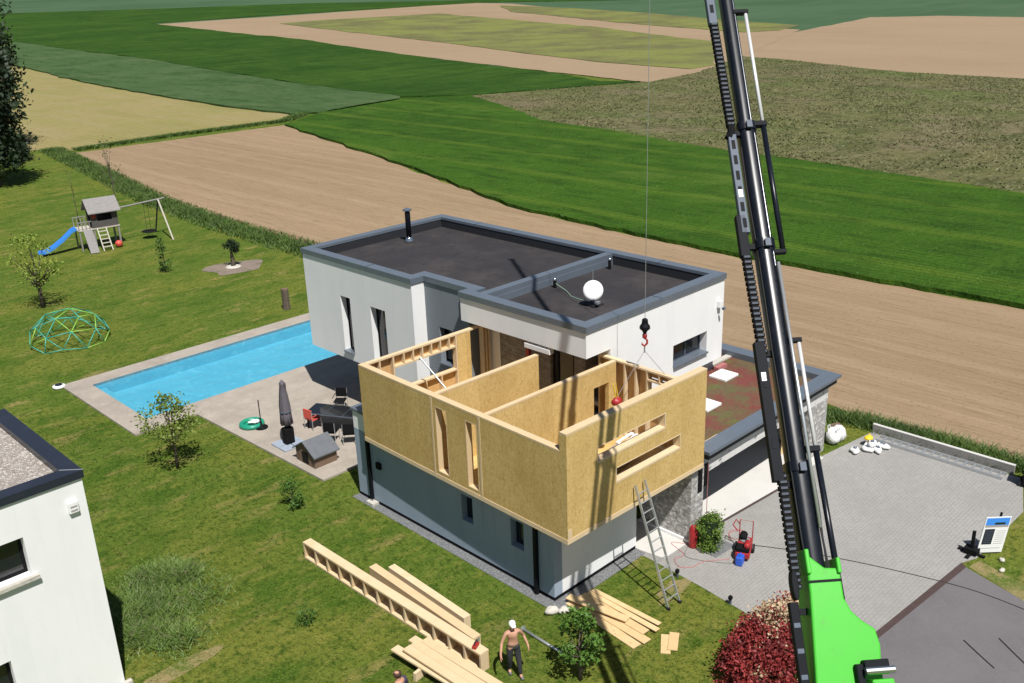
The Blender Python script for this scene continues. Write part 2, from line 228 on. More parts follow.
# ------------------------------------------------------------------ mesh helpers
class MB:
    def __init__(s): s.v = []; s.f = []
    def add(s, vs, fs):
        o = len(s.v); s.v += [tuple(p) for p in vs]; s.f += [tuple(i + o for i in f) for f in fs]; return s
    def box(s, x0, x1, y0, y1, z0, z1, m=None):
        P = [Vector(p) for p in ((x0, y0, z0), (x1, y0, z0), (x1, y1, z0), (x0, y1, z0), (x0, y0, z1), (x1, y0, z1), (x1, y1, z1), (x0, y1, z1))]
        if m is not None: P = [m @ p for p in P]
        return s.add(P, [(3, 2, 1, 0), (4, 5, 6, 7), (0, 1, 5, 4), (1, 2, 6, 5), (2, 3, 7, 6), (3, 0, 4, 7)])
    def beam(s, p, q, w, h, up=(0, 0, 1)):
        p, q = Vector(p), Vector(q); d = (q - p); L = d.length; d.normalize()
        a = d.cross(Vector(up))
        if a.length < 1e-4: a = d.cross(Vector((0, 1, 0)))
        a.normalize(); b = a.cross(d)
        m = Matrix(((a.x, d.x, b.x, p.x), (a.y, d.y, b.y, p.y), (a.z, d.z, b.z, p.z), (0, 0, 0, 1)))
        return s.box(-w / 2, w / 2, 0, L, -h / 2, h / 2, m)
    def prism(s, poly, z0, z1, fn=None):
        n = len(poly)
        if fn is None: fn = lambda x, y, z: (x, y, z)
        vs = [fn(x, y, z0) for x, y in poly] + [fn(x, y, z1) for x, y in poly]
        fs = [tuple(range(n - 1, -1, -1)), tuple(range(n, 2 * n))] + [(i, (i + 1) % n, n + (i + 1) % n, n + i) for i in range(n)]
        return s.add(vs, fs)
    def tube(s, p, q, r, n=8, r2=None):
        return s.path([p, q], [r, r if r2 is None else r2], n)
    def path(s, pts, r, n=8, closed=False):
        pts = [Vector(p) for p in pts]; k = len(pts)
        rr = r if isinstance(r, (list, tuple)) else [r] * k
        vs = []; fs = []
        prev = None
        for i, p in enumerate(pts):
            if closed: d = pts[(i + 1) % k] - pts[i - 1]
            else: d = pts[min(i + 1, k - 1)] - pts[max(i - 1, 0)]
            d.normalize()
            if prev is None:
                a = d.cross(Vector((0, 0, 1)))
                if a.length < .05: a = d.cross(Vector((1, 0, 0)))
            else: a = prev - d * prev.dot(d)
            a.normalize(); prev = a; b = d.cross(a)
            vs += [p + (a * math.cos(2 * PI * j / n) + b * math.sin(2 * PI * j / n)) * rr[i] for j in range(n)]
        m = k if closed else k - 1
        for i in range(m):
            i2 = (i + 1) % k
            for j in range(n):
                fs.append((i * n + j, i * n + (j + 1) % n, i2 * n + (j + 1) % n, i2 * n + j))
        if not closed: fs += [tuple(range(n - 1, -1, -1)), tuple((k - 1) * n + j for j in range(n))]
        return s.add(vs, fs)
    def lathe(s, prof, c=(0, 0, 0), n=20, m=None, wob=None):
        vs = []; k = len(prof)
        for i, (r, z) in enumerate(prof):
            for j in range(n):
                a = 2 * PI * j / n; rr = r * (1 + (wob(a, z) if wob else 0))
                p = Vector((rr * math.cos(a), rr * math.sin(a), z))
                p = (m @ p) if m is not None else p + Vector(c)
                vs.append(p)
        fs = [(i * n + j, i * n + (j + 1) % n, (i + 1) * n + (j + 1) % n, (i + 1) * n + j) for i in range(k - 1) for j in range(n)]
        fs += [tuple(range(n - 1, -1, -1)), tuple((k - 1) * n + j for j in range(n))]
        return s.add(vs, fs)
    def blob(s, c, rx, ry, rz, seed=0, amp=.15, nu=14, nv=9, flat=None):
        r = random.Random(seed); ph = [r.uniform(0, 6.28) for _ in range(6)]
        vs = []
        for i in range(nv + 1):
            t = PI * i / nv
            for j in range(nu):
                a = 2 * PI * j / nu
                k = 1 + amp * (math.sin(2 * a + ph[0]) * math.sin(t) + .7 * math.sin(3 * a + ph[1] + 2 * t) + .6 * math.sin(5 * a + ph[2]) * math.sin(2 * t + ph[3]))
                z = c[2] + rz * k * math.cos(t)
                if flat is not None: z = max(z, flat)
                vs.append((c[0] + rx * k * math.sin(t) * math.cos(a), c[1] + ry * k * math.sin(t) * math.sin(a), z))
        fs = [(i * nu + j, (i + 1) * nu + j, (i + 1) * nu + (j + 1) % nu, i * nu + (j + 1) % nu) for i in range(nv) for j in range(nu)]
        return s.add(vs, fs)
    def wall(s, u0, u1, z0, z1, holes, t, fn):
        """a wall panel in (u,z) with thickness n=0..t and rectangular holes (u0,u1,z0,z1); fn(u,z,n)->xyz"""
        us = sorted({u0, u1} | {h[i] for h in holes for i in (0, 1)}); zs = sorted({z0, z1} | {h[i] for h in holes for i in (2, 3)})
        solid = lambda i, j: 0 <= i < len(us) - 1 and 0 <= j < len(zs) - 1 and not any(h[0] <= (us[i] + us[i + 1]) / 2 <= h[1] and h[2] <= (zs[j] + zs[j + 1]) / 2 <= h[3] for h in holes)
        for i in range(len(us) - 1):
            for j in range(len(zs) - 1):
                if not solid(i, j): continue
                a, b, c, d = us[i], us[i + 1], zs[j], zs[j + 1]
                q = lambda *pp: s.add([fn(*p) for p in pp], [(0, 1, 2, 3)])
                q((a, c, 0), (b, c, 0), (b, d, 0), (a, d, 0)); q((a, d, t), (b, d, t), (b, c, t), (a, c, t))
                if not solid(i - 1, j): q((a, c, 0), (a, d, 0), (a, d, t), (a, c, t))
                if not solid(i + 1, j): q((b, c, t), (b, d, t), (b, d, 0), (b, c, 0))
                if not solid(i, j - 1): q((a, c, t), (b, c, t), (b, c, 0), (a, c, 0))
                if not solid(i, j + 1): q((a, d, 0), (b, d, 0), (b, d, t), (a, d, t))
        return s
    def build(s, name, m, parent=None, smooth=False, bevel=0, off=None, weld=False):
        me = bpy.data.meshes.new(name)
        vs = s.v
        if off is None and parent is not None: off = parent.get('_off')
        if off is not None: vs = [(p[0] - off[0], p[1] - off[1], p[2] - off[2]) for p in vs]
        me.from_pydata(vs, [], s.f)
        bm = bmesh.new(); bm.from_mesh(me)
        if weld: bmesh.ops.remove_doubles(bm, verts=bm.verts, dist=.0005)
        bmesh.ops.recalc_face_normals(bm, faces=bm.faces)
        bm.to_mesh(me); bm.free()
        me.materials.append(MT[m] if isinstance(m, str) else m)
        if smooth: me.polygons.foreach_set('use_smooth', [True] * len(me.polygons))
        o = bpy.data.objects.new(name, me); COL.objects.link(o)
        if parent is not None:
            o.parent = parent
            if off is not None and parent.get('_off') is not None: o['_off'] = tuple(off)
        if bevel:
            bv = o.modifiers.new('bevel', 'BEVEL'); bv.width = bevel; bv.segments = 2; bv.limit_method = 'ANGLE'; bv.angle_limit = R(40)
        return o

def tag(o, label, cat, group=None):
    o['label'] = label; o['category'] = cat
    if group: o['group'] = group
    return o
def thing(name, label, cat, loc=(0, 0, 0), rz=0, group=None, world=False):
    o = bpy.data.objects.new(name, None); COL.objects.link(o); o.empty_display_size = .3
    o.location = loc; o.rotation_euler = (0, 0, rz); tag(o, label, cat, group)
    if world: o['_off'] = tuple(loc)          # parts are written in world coordinates
    return o
def struct(o): o['kind'] = 'structure'; return o
def stuff(o): o['kind'] = 'stuff'; return o
def copy_tree(o, parent=None):
    c = o.copy(); COL.objects.link(c)
    if parent is not None: c.parent = parent
    for ch in list(o.children): copy_tree(ch, c)
    return c

def np_mesh(name, V, F, m, parent=None, loc=None):
    """V (n,3), F (k,c) numpy arrays -> a linked mesh object"""
    me = bpy.data.meshes.new(name); k, c = F.shape
    me.vertices.add(len(V)); me.vertices.foreach_set('co', V.astype(np.float32).ravel())
    me.loops.add(k * c); me.loops.foreach_set('vertex_index', F.astype(np.int32).ravel())
    me.polygons.add(k); me.polygons.foreach_set('loop_start', np.arange(0, k * c, c, dtype=np.int32))
    me.polygons.foreach_set('loop_total', np.full(k, c, dtype=np.int32))
    me.update(calc_edges=True); me.validate()
    me.materials.append(MT[m])
    o = bpy.data.objects.new(name, me); COL.objects.link(o)
    if parent is not None: o.parent = parent
    if loc is not None: o.location = loc
    return o

def leaves(name, centres, per, spread, size, m, parent=None, seed=1, droop=.0, aspect=.55, minz=None):
    """small leaf quads scattered in clumps round the centres"""
    g = np.random.default_rng(seed); C = np.asarray(centres, float); n = len(C) * per
    P = np.repeat(C, per, 0) + g.normal(size=(n, 3)) * (np.asarray(spread) if np.ndim(spread) else np.array([spread] * 3))
    if minz is not None: P[:, 2] = np.maximum(P[:, 2], minz + g.random(n) * .1)
    d = g.normal(size=(n, 3)); d[:, 2] -= droop; d /= np.linalg.norm(d, axis=1)[:, None]
    e = np.cross(d, g.normal(size=(n, 3))); e /= np.linalg.norm(e, axis=1)[:, None] + 1e-9
    s = (size * (.6 + .8 * g.random(n)))[:, None]
    nrm = np.cross(d, e)
    V = np.stack([P - d * s * .5, P + e * s * aspect * .5 + nrm * s * .1, P + d * s * .5, P - e * s * aspect * .5 + nrm * s * .1], 1).reshape(-1, 3)
    return np_mesh(name, V, np.arange(n * 4).reshape(n, 4), m, parent)

def blades(name, pts, h, w, m, seed=3, lean=.35, parent=None):
    g = np.random.default_rng(seed); P = np.asarray(pts, float); n = len(P)
    a = g.random(n) * 2 * PI; hh = np.asarray(h) * (.5 + .9 * g.random(n))
    t = np.stack([np.cos(a), np.sin(a), np.zeros(n)], 1) * (w * (.6 + .8 * g.random(n)))[:, None]
    b = g.random(n) * 2 * PI
    tip = P + np.stack([np.cos(b) * hh * lean, np.sin(b) * hh * lean, hh], 1)
    V = np.stack([P - t * .5, P + t * .5, tip], 1).reshape(-1, 3)
    return np_mesh(name, V, np.arange(n * 3).reshape(n, 3), m, parent)

# ------------------------------------------------------------------ terrain and fields
def hh(x, y):
    d = x * .694 + y * .72
    if d < 150: return 0.0
    if d < 400: return .03 * (d - 150) ** 2 / 500
    return 3.75 + .03 * (d - 400)
BREAKS = list(range(150, 401, 25))
def ragged(poly, seed):
    r = random.Random(seed); out = []; n = len(poly)
    for i in range(n):
        a, b = Vector(poly[i]), Vector(poly[(i + 1) % n]); L = (b - a).length
        dist = max(40, ((a + b) / 2 + Vector((17, 16))).length); st = max(1.2, dist * .02); k = min(60, max(1, int(L / st)))
        nr = Vector((-(b - a).y, (b - a).x)) / max(L, 1e-6); out.append(tuple(a))
        for q in range(1, k): out.append(tuple(a + (b - a) * (q / k) + nr * r.gauss(0, .07 + .0009 * dist)))
    return out
def sheet(name, poly, z, m, skirt=0.0, kind='structure', holes=(), rag=0):
    if rag: poly = ragged(poly, rag)
    me = bpy.data.meshes.new(name); bm = bmesh.new()
    vs = [bm.verts.new((x, y, 0)) for x, y in poly]
    for tri in tessellate_polygon([[Vector((x, y, 0)) for x, y in poly]]): bm.faces.new([vs[i] for i in tri])
    if holes:
        for c_ in (-40, -12, 0, 14, 18, 30, 60, 120, 240):
            for no in ((1, 0, 0), (0, 1, 0)):
                bmesh.ops.bisect_plane(bm, geom=bm.verts[:] + bm.edges[:] + bm.faces[:], plane_co=(c_, c_, 0), plane_no=no)
    for d in BREAKS:
        bmesh.ops.bisect_plane(bm, geom=bm.verts[:] + bm.edges[:] + bm.faces[:], plane_co=(.694 * d, .72 * d, 0), plane_no=(.694, .72, 0))
    for (x0, x1, y0, y1) in holes:
        for co, no in (((x0, 0, 0), (1, 0, 0)), ((x1, 0, 0), (1, 0, 0)), ((0, y0, 0), (0, 1, 0)), ((0, y1, 0), (0, 1, 0))):
            bmesh.ops.bisect_plane(bm, geom=bm.verts[:] + bm.edges[:] + bm.faces[:], plane_co=co, plane_no=no)
        kill = [f for f in bm.faces if x0 < f.calc_center_median().x < x1 and y0 < f.calc_center_median().y < y1]
        bmesh.ops.delete(bm, geom=kill, context='FACES')
    bmesh.ops.recalc_face_normals(bm, faces=bm.faces)
    if sum(f.normal.z for f in bm.faces) < 0: bmesh.ops.reverse_faces(bm, faces=bm.faces)
    for v in bm.verts: v.co.z = hh(v.co.x, v.co.y) + z
    if skirt:
        r = bmesh.ops.extrude_edge_only(bm, edges=[e for e in bm.edges if e.is_boundary])
        for v in [g for g in r['geom'] if isinstance(g, bmesh.types.BMVert)]: v.co.z -= skirt
    bm.to_mesh(me); bm.free(); me.materials.append(MT[m])
    o = bpy.data.objects.new(name, me); COL.objects.link(o); o['kind'] = kind
    return o
POOL = (-2.3, 10.6, 21.5, 27.12)
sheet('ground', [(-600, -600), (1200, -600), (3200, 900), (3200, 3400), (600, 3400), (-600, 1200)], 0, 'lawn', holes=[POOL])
F = {
    'soil_near': [[26.2, 101.4],[39.2, 100.9],[54.2, 100.3],[43.5, 61.9],[36.1, 37.3],[34.7, 19.2],[34.8, 13.3],[35.1, -0.8],[35.2, -10.5],[35.2,-40],[17.3,-40],[17.3, -6.9],[17.3, -2.3],[17.7, 0.8],[18.8, 21.7],[19.1, 42.3],[19.6, 55.8],[20.9, 70.4],[23.7, 85.8]],
    'bright': [[53.6, 99.4],[66.2, 107.1],[81.9, 110.1],[90.5, 102.7],[84.3, 89.3],[74.6, 71.8],[72.6, 59.9],[68.2, 42.5],[65.9, 24.6],[63.0, 8.7],[57.9, -6.6],[57.9,-40],[35.2,-40],[35.2, -10.5],[35.1, -0.8],[34.8, 13.3],[34.7, 19.2],[36.1, 37.3],[43.5, 61.9]],
    'stubble': [[5.5, 112.1],[85.8, 495.7],[77.7, 269.1],[68.2, 205.0],[63.6, 161.1],[60.7, 126.7],[61.5, 110.6],[56.6, 104.1],[41.0, 104.4],[26.8, 103.0],[24.5, 107.8]],
    'wheat': [[95.1, 539.6],[117.9, 384.6],[106.8, 252.7],[88.7, 149.7],[84.8, 113.7],[80.9, 108.9],[65.5, 106.0],[60.9, 109.5],[60.7, 126.7],[63.6, 161.1],[68.2, 205.0],[77.7, 269.1],[82.5, 480.1]],
    'dark': [[195.6, 1012.0],[206.7, 674.0],[269.3, 594.3],[337.4, 530.0],[383.8, 431.8],[436.8, 434.7],[487.0, 379.3],[409.3, 318.3],[369.5, 399.3],[270.9, 428.5],[197.1, 442.7],[172.5, 278.2],[142.5, 174.3],[125.9, 115.4],[117.4, 98.0],[120.5, 91.4],[105.3, 96.5],[90.5, 102.7],[83.8, 112.5],[88.7, 149.7],[106.8, 252.7],[117.9, 384.6],[95.1, 539.6]],
    'track': [[193.4, 434.9],[265.5, 420.3],[368.3, 406.3],[365.5, 370.0],[324.3, 273.7],[268.5, 182.1],[265.5, 157.1],[260.7, 140.3],[172.4, 104.6],[137.9, 88.4],[128.5, 86.6],[121.2, 89.8],[124.6, 104.1],[144.5, 176.7],[167.0, 269.8],[188.0, 368.8]],
    'strip1': [[221.6, 368.8],[246.6, 367.1],[292.8, 344.6],[270.3, 269.7],[250.4, 210.9],[212.1, 138.9],[154.0, 98.6],[144.7, 98.1],[150.5, 126.1],[180.5, 210.0],[195.5, 263.7]],
    'strip2': [[349.6, 362.8],[343.4, 315.0],[323.5, 250.9],[296.9, 193.2],[277.0, 149.5],[255.3, 143.9],[245.0, 149.5],[266.8, 206.4],[293.8, 269.5],[313.3, 318.8]],
    'soil_far': [[174.7, 106.1],[240.6, 135.2],[321.3, 147.7],[333.5, 128.4],[330.7, 100.2],[310.2, 36.7],[310,-60],[128,-60],[128.2, 5.5],[150.4, 38.5],[154.1, 60.3],[171.1, 94.0]],
    'meadow': [[90.5, 102.7],[105.3, 96.5],[121.2, 89.8],[140.3, 92.7],[174.7, 106.1],[171.1, 94.0],[154.1, 60.3],[150.4, 38.5],[128.2, 5.5],[128,-60],[57.9,-60],[57.9, -6.6],[63.0, 8.7],[65.9, 24.6],[68.2, 42.5],[72.6, 59.9],[74.6, 71.8],[84.3, 89.3]],
}
sheet('distant_field', [(130, 140), (300, -200), (1000, -300), (3100, 900), (3100, 3300), (600, 3300), (-300, 1100), (60, 560), (120, 380), (140, 200)], .06, 'far')
sheet('dry_field', F['soil_far'], .10, 'soil_far', rag=43)
sheet('dirt_track', F['track'], .14, 'soil_far', rag=41)
sheet('fallow_strip', F['strip1'], .26, 'strip', .15, rag=46)
sheet('grass_verge', F['strip2'], .26, 'strip', .15, rag=45)
sheet('stubble_field', F['stubble'], .04, 'stubble', rag=45)
sheet('wheat_field', F['wheat'], .30, 'wheat', .2, rag=44)
sheet('dense_crop_field', F['dark'], .34, 'dark', .34, rag=47)
sheet('young_crop_field', F['bright'], .30, 'bright', .32, rag=51)
sheet('rough_meadow', F['meadow'], .22, 'meadow', .24, rag=47)
sheet('tilled_field', F['soil_near'], .012, 'soil', rag=44)

# tall grass along the field edges, one mass nobody could count
g = np.random.default_rng(11)
def along(line, w, n):
    line = np.array(line, float); seg = np.diff(line, axis=0); ln = np.linalg.norm(seg, axis=1)
    i = g.choice(len(seg), n, p=ln / ln.sum()); t = g.random(n)[:, None]
    P = line[i] + seg[i] * t; nrm = np.stack([-seg[i][:, 1], seg[i][:, 0]], 1) / ln[i][:, None]
    k = np.clip(g.normal(size=n) * .45, -1, 1)[:, None]
    return P + nrm * k * (w[i] if np.ndim(w) else w) * .5
hl = [(25.6, 107.5), (21.8, 82), (19.3, 66), (18.3, 53), (18.2, 41.6), (18.1, 30), (17.9, 20)]
P = along(hl, 2.9, 45000); keep = np.ones(len(P), bool)
stuff(blades('tall_grass', np.c_[P[keep], np.zeros(keep.sum())], .24, .07, 'leaf_tall', 5, 1.0))
P = along([(27, 103.2), (40, 104.3), (56, 103.5), (62, 108)], 2.0, 14000)
stuff(blades('field_edge_grass', np.c_[P, np.zeros(len(P))], .34, .10, 'leaf_tall', 6, 1.0))
P = along([(14.8, 8), (15.6, 1.2), (16.9, -.2), (17.2, -3.5), (17.2, -8), (17.2, -14)], 1.5, 15000)
stuff(blades('verge_grass', np.c_[P, np.zeros(len(P))], .27, .045, 'leaf_tall', 7, 1.0))

def scatter(poly, n, x0, x1, y0, y1):
    q = np.stack([g.uniform(x0, x1, n), g.uniform(y0, y1, n)], 1); ins = np.zeros(n, bool); p = np.array(poly, float); k = len(p)
    for i in range(k):
        a, b = p[i], p[(i + 1) % k]
        c = ((a[1] > q[:, 1]) != (b[1] > q[:, 1])) & (q[:, 0] < (b[0] - a[0]) * (q[:, 1] - a[1]) / (b[1] - a[1] + 1e-12) + a[0]); ins ^= c
    q = q[ins]; w = np.sin(q[:, 0] * .31) * np.sin(q[:, 1] * .23 + q[:, 0] * .11) + g.normal(size=len(q)) * .6
    q = q[w > -.1]; return np.c_[q, [hh(x, y) for x, y in q]]
P = scatter(F['meadow'], 200000, 58, 172, -20, 112); P[:, 2] += .15
stuff(blades('meadow_tufts', P, .20, .22, 'leaf_weed', 71, 1.8))
P = scatter(F['bright'], 130000, 34, 92, -20, 112); P[:, 2] += .22
stuff(blades('crop_leaves', P, .13, .10, 'leaf_crop', 72, 1.5))

# lawn paths, bed, driveway
sheet('driveway', [(3.6, .6), (3.6, -.6), (3.45, -2.65), (3.12, -5.33), (2.95, -7.25), (4.6, -7.33), (9.72, -7.72), (10.25, -7.95), (14.0, -8.0), (16.3, -7.2), (16.55, -1.66), (13.3, -1.2), (13.3, .6)], .010, 'paver')
sheet('apron_slab', [(6.1, -.98), (6.1, 3.4), (13.2, 3.4), (13.2, -1.32), (11.5, -1.38)], .022, 'slab')
sheet('entrance_slab', [(3.78, -.18), (3.78, 3.4), (5.2, 3.4), (5.2, -1.02), (3.9, -1.0)], .022, 'slab')
sheet('drain_channel', [(6.9, -1.05), (11.9, -1.44), (11.9, -1.52), (6.9, -1.14)], .027, 'drain')
sheet('street', [(2.5, -7.46), (4.58, -7.49), (9.58, -7.9), (9.54, -7.95), (8.4, -11.5), (6, -20), (-10, -20), (-2, -8.5)], .012, 'asphalt')
sheet('street_drain', [(4.5, -7.32), (9.72, -7.71), (9.56, -7.91), (4.5, -7.51)], .020, 'drain')
sheet('dry_verge', [(9.65, -7.95), (10.2, -8.05), (9.3, -10.9), (8.45, -11.0)], .008, 'dry_grass')
sheet('gravel_strip', [(-.36, -.40), (3.75, -.38), (3.75, .02), (.02, .02), (.02, 9.5), (-.30, 9.5)], .012, 'gravel')
def circle(cx, cy, rx, ry, n=28, wob=.08, seed=2):
    r = random.Random(seed); p = [r.uniform(0, 6) for _ in range(3)]
    return [(cx + rx * (1 + wob * math.sin(3 * a + p[0]) + wob * .6 * math.sin(5 * a + p[1])) * math.cos(a), cy + ry * (1 + wob * math.sin(2 * a + p[2])) * math.sin(a)) for a in [2 * PI * i / n for i in range(n)]]
sheet('earth_bed', circle(12.5, 40.4, 1.8, 1.75, seed=4, wob=.16, n=40), .012, 'earth')
sheet('worn_path', circle(-9.0, 5.35, 1.3, .3, seed=8), .008, 'dry_grass')
for px_, py_, ra, rb, sd_ in ((2.75, -2.15, .75, .35, 9),):
    sheet('worn_lawn_patch', circle(px_, py_, ra, rb, seed=sd_, wob=.2, n=36), .006, 'dry_grass')

# pool: basin, water, deck
x0, x1, y0, y1 = POOL
mb = MB()
mb.add([(x0, y0, .07), (x1, y0, .07), (x1, y1, .07), (x0, y1, .07), (x0, y0, -.62), (x1, y0, -.62), (x1, y1, -.62), (x0, y1, -.62)],
       [(4, 5, 6, 7), (0, 1, 5, 4), (1, 2, 6, 5), (2, 3, 7, 6), (3, 0, 4, 7)])
pool = thing('swimming_pool', 'long rectangular swimming pool of bright blue water beside the terrace', 'swimming pool', (x0, y0, 0), world=True)
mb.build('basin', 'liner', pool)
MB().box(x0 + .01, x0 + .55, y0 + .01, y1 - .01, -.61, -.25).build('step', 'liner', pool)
wm = bpy.data.materials.new('pool_water'); wm.use_nodes = True
nt = wm.node_tree; nt.nodes.remove(nt.nodes['Principled BSDF'])
tr = nt.nodes.new('ShaderNodeBsdfTransparent'); tr.inputs[0].default_value = (.66, .93, .98, 1)
gl = nt.nodes.new('ShaderNodeBsdfGlossy'); gl.inputs[1].default_value = .05
fr = nt.nodes.new('ShaderNodeFresnel'); fr.inputs[0].default_value = 1.33
mx = nt.nodes.new('ShaderNodeMixShader'); nz = nt.nodes.new('ShaderNodeTexNoise'); nz.inputs['Scale'].default_value = 1.7; nz.inputs['Detail'].default_value = 3
bp = nt.nodes.new('ShaderNodeBump'); bp.inputs['Strength'].default_value = .9; bp.inputs['Distance'].default_value = .12
tcw = nt.nodes.new('ShaderNodeTexCoord'); nt.links.new(tcw.outputs['Object'], nz.inputs['Vector'])
nt.links.new(nz.outputs[0], bp.inputs['Height']); nt.links.new(bp.outputs[0], gl.inputs['Normal']); nt.links.new(bp.outputs[0], fr.inputs['Normal'])
nt.links.new(fr.outputs[0], mx.inputs[0]); nt.links.new(tr.outputs[0], mx.inputs[1]); nt.links.new(gl.outputs[0], mx.inputs[2])
nt.links.new(mx.outputs[0], nt.nodes['Material Output'].inputs[0]); MT['water'] = wm
MB().add([(x0 + .002, y0 + .002, -.06), (x1 - .002, y0 + .002, -.06), (x1 - .002, y1 - .002, -.06), (x0 + .002, y1 - .002, -.06)], [(0, 1, 2, 3)]).build('water', 'water', pool)
mb = MB()
mb.box(-3.34, x0, 20.3, 28.2, -.05, .075); mb.box(x0, 11.6, y1, 28.2, -.05, .075); mb.box(x0, -.62, 20.3, y0, -.05, .075)
mb.prism([(-.62, 20.3), (-.62, 20.22), (-.36, 11.2), (10.5, 11.2), (11.6, 21.5), (-.62, 21.5)], -.05, .075)
struct(mb.build('terrace', 'concrete_deck'))

# ------------------------------------------------------------------ the house
RZ = 6.68
OUT = [(4.356, 2.54), (12.05, 2.54), (12.05, 18.35), (4.237, 18.35), (4.237, 11.085), (4.858, 11.085), (4.858, 8.471), (4.356, 8.471)]
def offset(poly, d):
    n = len(poly); r = []
    for i in range(n):
        p0, p1, p2 = Vector(poly[i - 1]), Vector(poly[i]), Vector(poly[(i + 1) % n])
        a = (p1 - p0).normalized(); b = (p2 - p1).normalized()
        na = Vector((a.y, -a.x)); nb = Vector((b.y, -b.x))     # outward for ccw
        k = (na + nb) / (1 + na.dot(nb)); r.append(tuple(p1 + k * d))
    return r
def ring(mb, outer, inner, zt, drop_o, drop_i):
    n = len(outer)
    vs = [(x, y, zt) for x, y in outer] + [(x, y, zt) for x, y in inner] + [(x, y, zt - drop_o) for x, y in outer] + [(x, y, zt - drop_i) for x, y in inner]
    fs = []
    for i in range(n):
        j = (i + 1) % n
        fs += [(i, j, n + j, n + i), (2 * n + i, 2 * n + j, j, i), (n + i, n + j, 3 * n + j, 3 * n + i), (2 * n + j, 2 * n + i, 3 * n + i, 3 * n + j)]
    return mb.add(vs, fs)
house = thing('house', 'white modern house with dark flat roofs behind the new timber storey', 'house', (0, 0, 0), world=True)
mb = MB()
WH = 6.555
LW = [(15.17, 15.84, 2.66, 5.08), (12.85, 13.81, 2.66, 5.03)]
mb.wall(11.085, 18.35, 2.32, WH, LW, .36, lambda u, z, n: (4.237 + n, u, z))
mb.wall(4.237 + .36, 4.858, 2.32, WH, [], .36, lambda u, z, n: (u, 11.085 + n, z))
mb.wall(2.54, 8.471, 5.60, WH, [], .36, lambda u, z, n: (4.356 + n, u, z))
BW = [(8.99, 11.04, 3.90, 4.71)]
mb.wall(4.356 + .36, 12.05, 3.40, WH, BW + [(4.356 + .36, 5.55, 3.40, 5.60)], .36, lambda u, z, n: (u, 2.54 + n, z))
mb.wall(2.54 + .36, 18.35, 2.32, WH, [], .36, lambda u, z, n: (12.05 - n, u, z))
mb.wall(4.237 + .36, 12.05 - .36, 2.32, WH, [], .36, lambda u, z, n: (u, 18.35 - n, z))
mb.build('wall', 'plaster', house)
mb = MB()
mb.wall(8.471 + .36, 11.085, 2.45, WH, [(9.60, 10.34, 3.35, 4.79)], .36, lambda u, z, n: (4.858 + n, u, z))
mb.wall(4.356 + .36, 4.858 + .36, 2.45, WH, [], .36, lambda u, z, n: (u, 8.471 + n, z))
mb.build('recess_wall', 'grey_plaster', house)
mb = MB()
for bb in ((4.25, 12.03, 11.45, 18.33, 2.321, 2.45), (5.56, 12.03, 2.9, 11.4, 3.402, 3.55), (4.72, 5.9, 2.91, 8.46, 5.602, 5.7)): MB().box(*bb).build('soffit', 'soffit', house)
MB().box(5.7, 11.9, 2.85, 3.05, 2.5, 3.40).build('lower_wall', 'soffit', house); MB().box(5.0, 5.3, 8.84, 11.0, 0.0, 2.44).build('lower_wall', 'soffit', house)
mb = MB()
mb.wall(3.45, 7.55, 2.6, 5.60, [(3.95, 5.05, 2.66, 5.2)], .3, lambda u, z, n: (5.35 + n, u, z)); mb.build('brick_wall', 'brick', house)
MB().box(5.66, 7.0, 3.45, 3.6, 2.6, 5.59).build('brick_return', 'brick', house)
MB().box(5.351, 5.65, 7.552, 8.47, 2.6, 5.59).build('inner_wall', 'plaster', house)
dr = MB().box(5.48, 5.55, 3.95, 5.05, 2.66, 5.2).build('terrace_door', 'facade_dark', house)
for yy in (4.02, 4.91): MB().box(5.45, 5.479, yy, yy + .07, 2.7, 5.1).build('door_frame', 'black_matte', dr)
MB().box(4.36, 4.58, 4.15, 5.32, 5.33, 5.50).build('shutter_box', 'white', house, bevel=.01)
MB().box(4.40, 4.5, 3.80, 3.92, 2.7, 5.59).build('guide_rail', 'black', house)
MB().box(5.25, 5.345, 6.0, 6.14, 4.2, 5.15).build('red_bracket', 'red', house)
# windows: each its own part with pane and sill
def win(x0, x1, y0, y1, z0, z1, ax, split=None):
    m = MB()
    if ax == 'x':
        f = m.wall(y0 + .003, y1 - .003, z0 + .003, z1 - .003, [(y0 + .06, y1 - .06, z0 + .06, z1 - .06)], .07, lambda u, z, n: (x0 + n, u, z))
        o = m.build('window', 'black_matte', house)
        MB().box(x0 + .03, x0 + .05, y0 + .05, y1 - .05, z0 + .05, z1 - .05).build('pane', 'glass_dark', o)
        MB().box(x0 - .36, x0 - .002, y0 + .002, y1 - .002, z0 - .02, z0 + .03).build('sill', 'slate', o)
    else:
        m.wall(x0 + .003, x1 - .003, z0 + .003, z1 - .003, [(x0 + .06, x1 - .06, z0 + .06, z1 - .06)], .07, lambda u, z, n: (u, y0 + n, z))
        if split:
            for s_ in split: m.box(s_ - .03, s_ + .03, y0 + .002, y0 + .068, z0 + .06, z1 - .06)
        o = m.build('window', 'guide_grey', house)
        MB().box(x0 + .05, x1 - .05, y0 + .03, y0 + .05, z0 + .05, z1 - .05).build('pane', 'glass_dark', o)
        MB().box(x0 + .002, x1 - .002, y0 - .38, y0 - .002, z0 - .03, z0 + .03).build('sill', 'slate', o)
for y0_, y1_, z0_, z1_ in LW: win(4.51, 0, y0_, y1_, z0_, z1_, 'x')
win(5.11, 0, 9.60, 10.34, 3.35, 4.79, 'x')
win(8.99, 11.04, 2.82, 0, 3.90, 4.71, 'y', split=(10.1,))
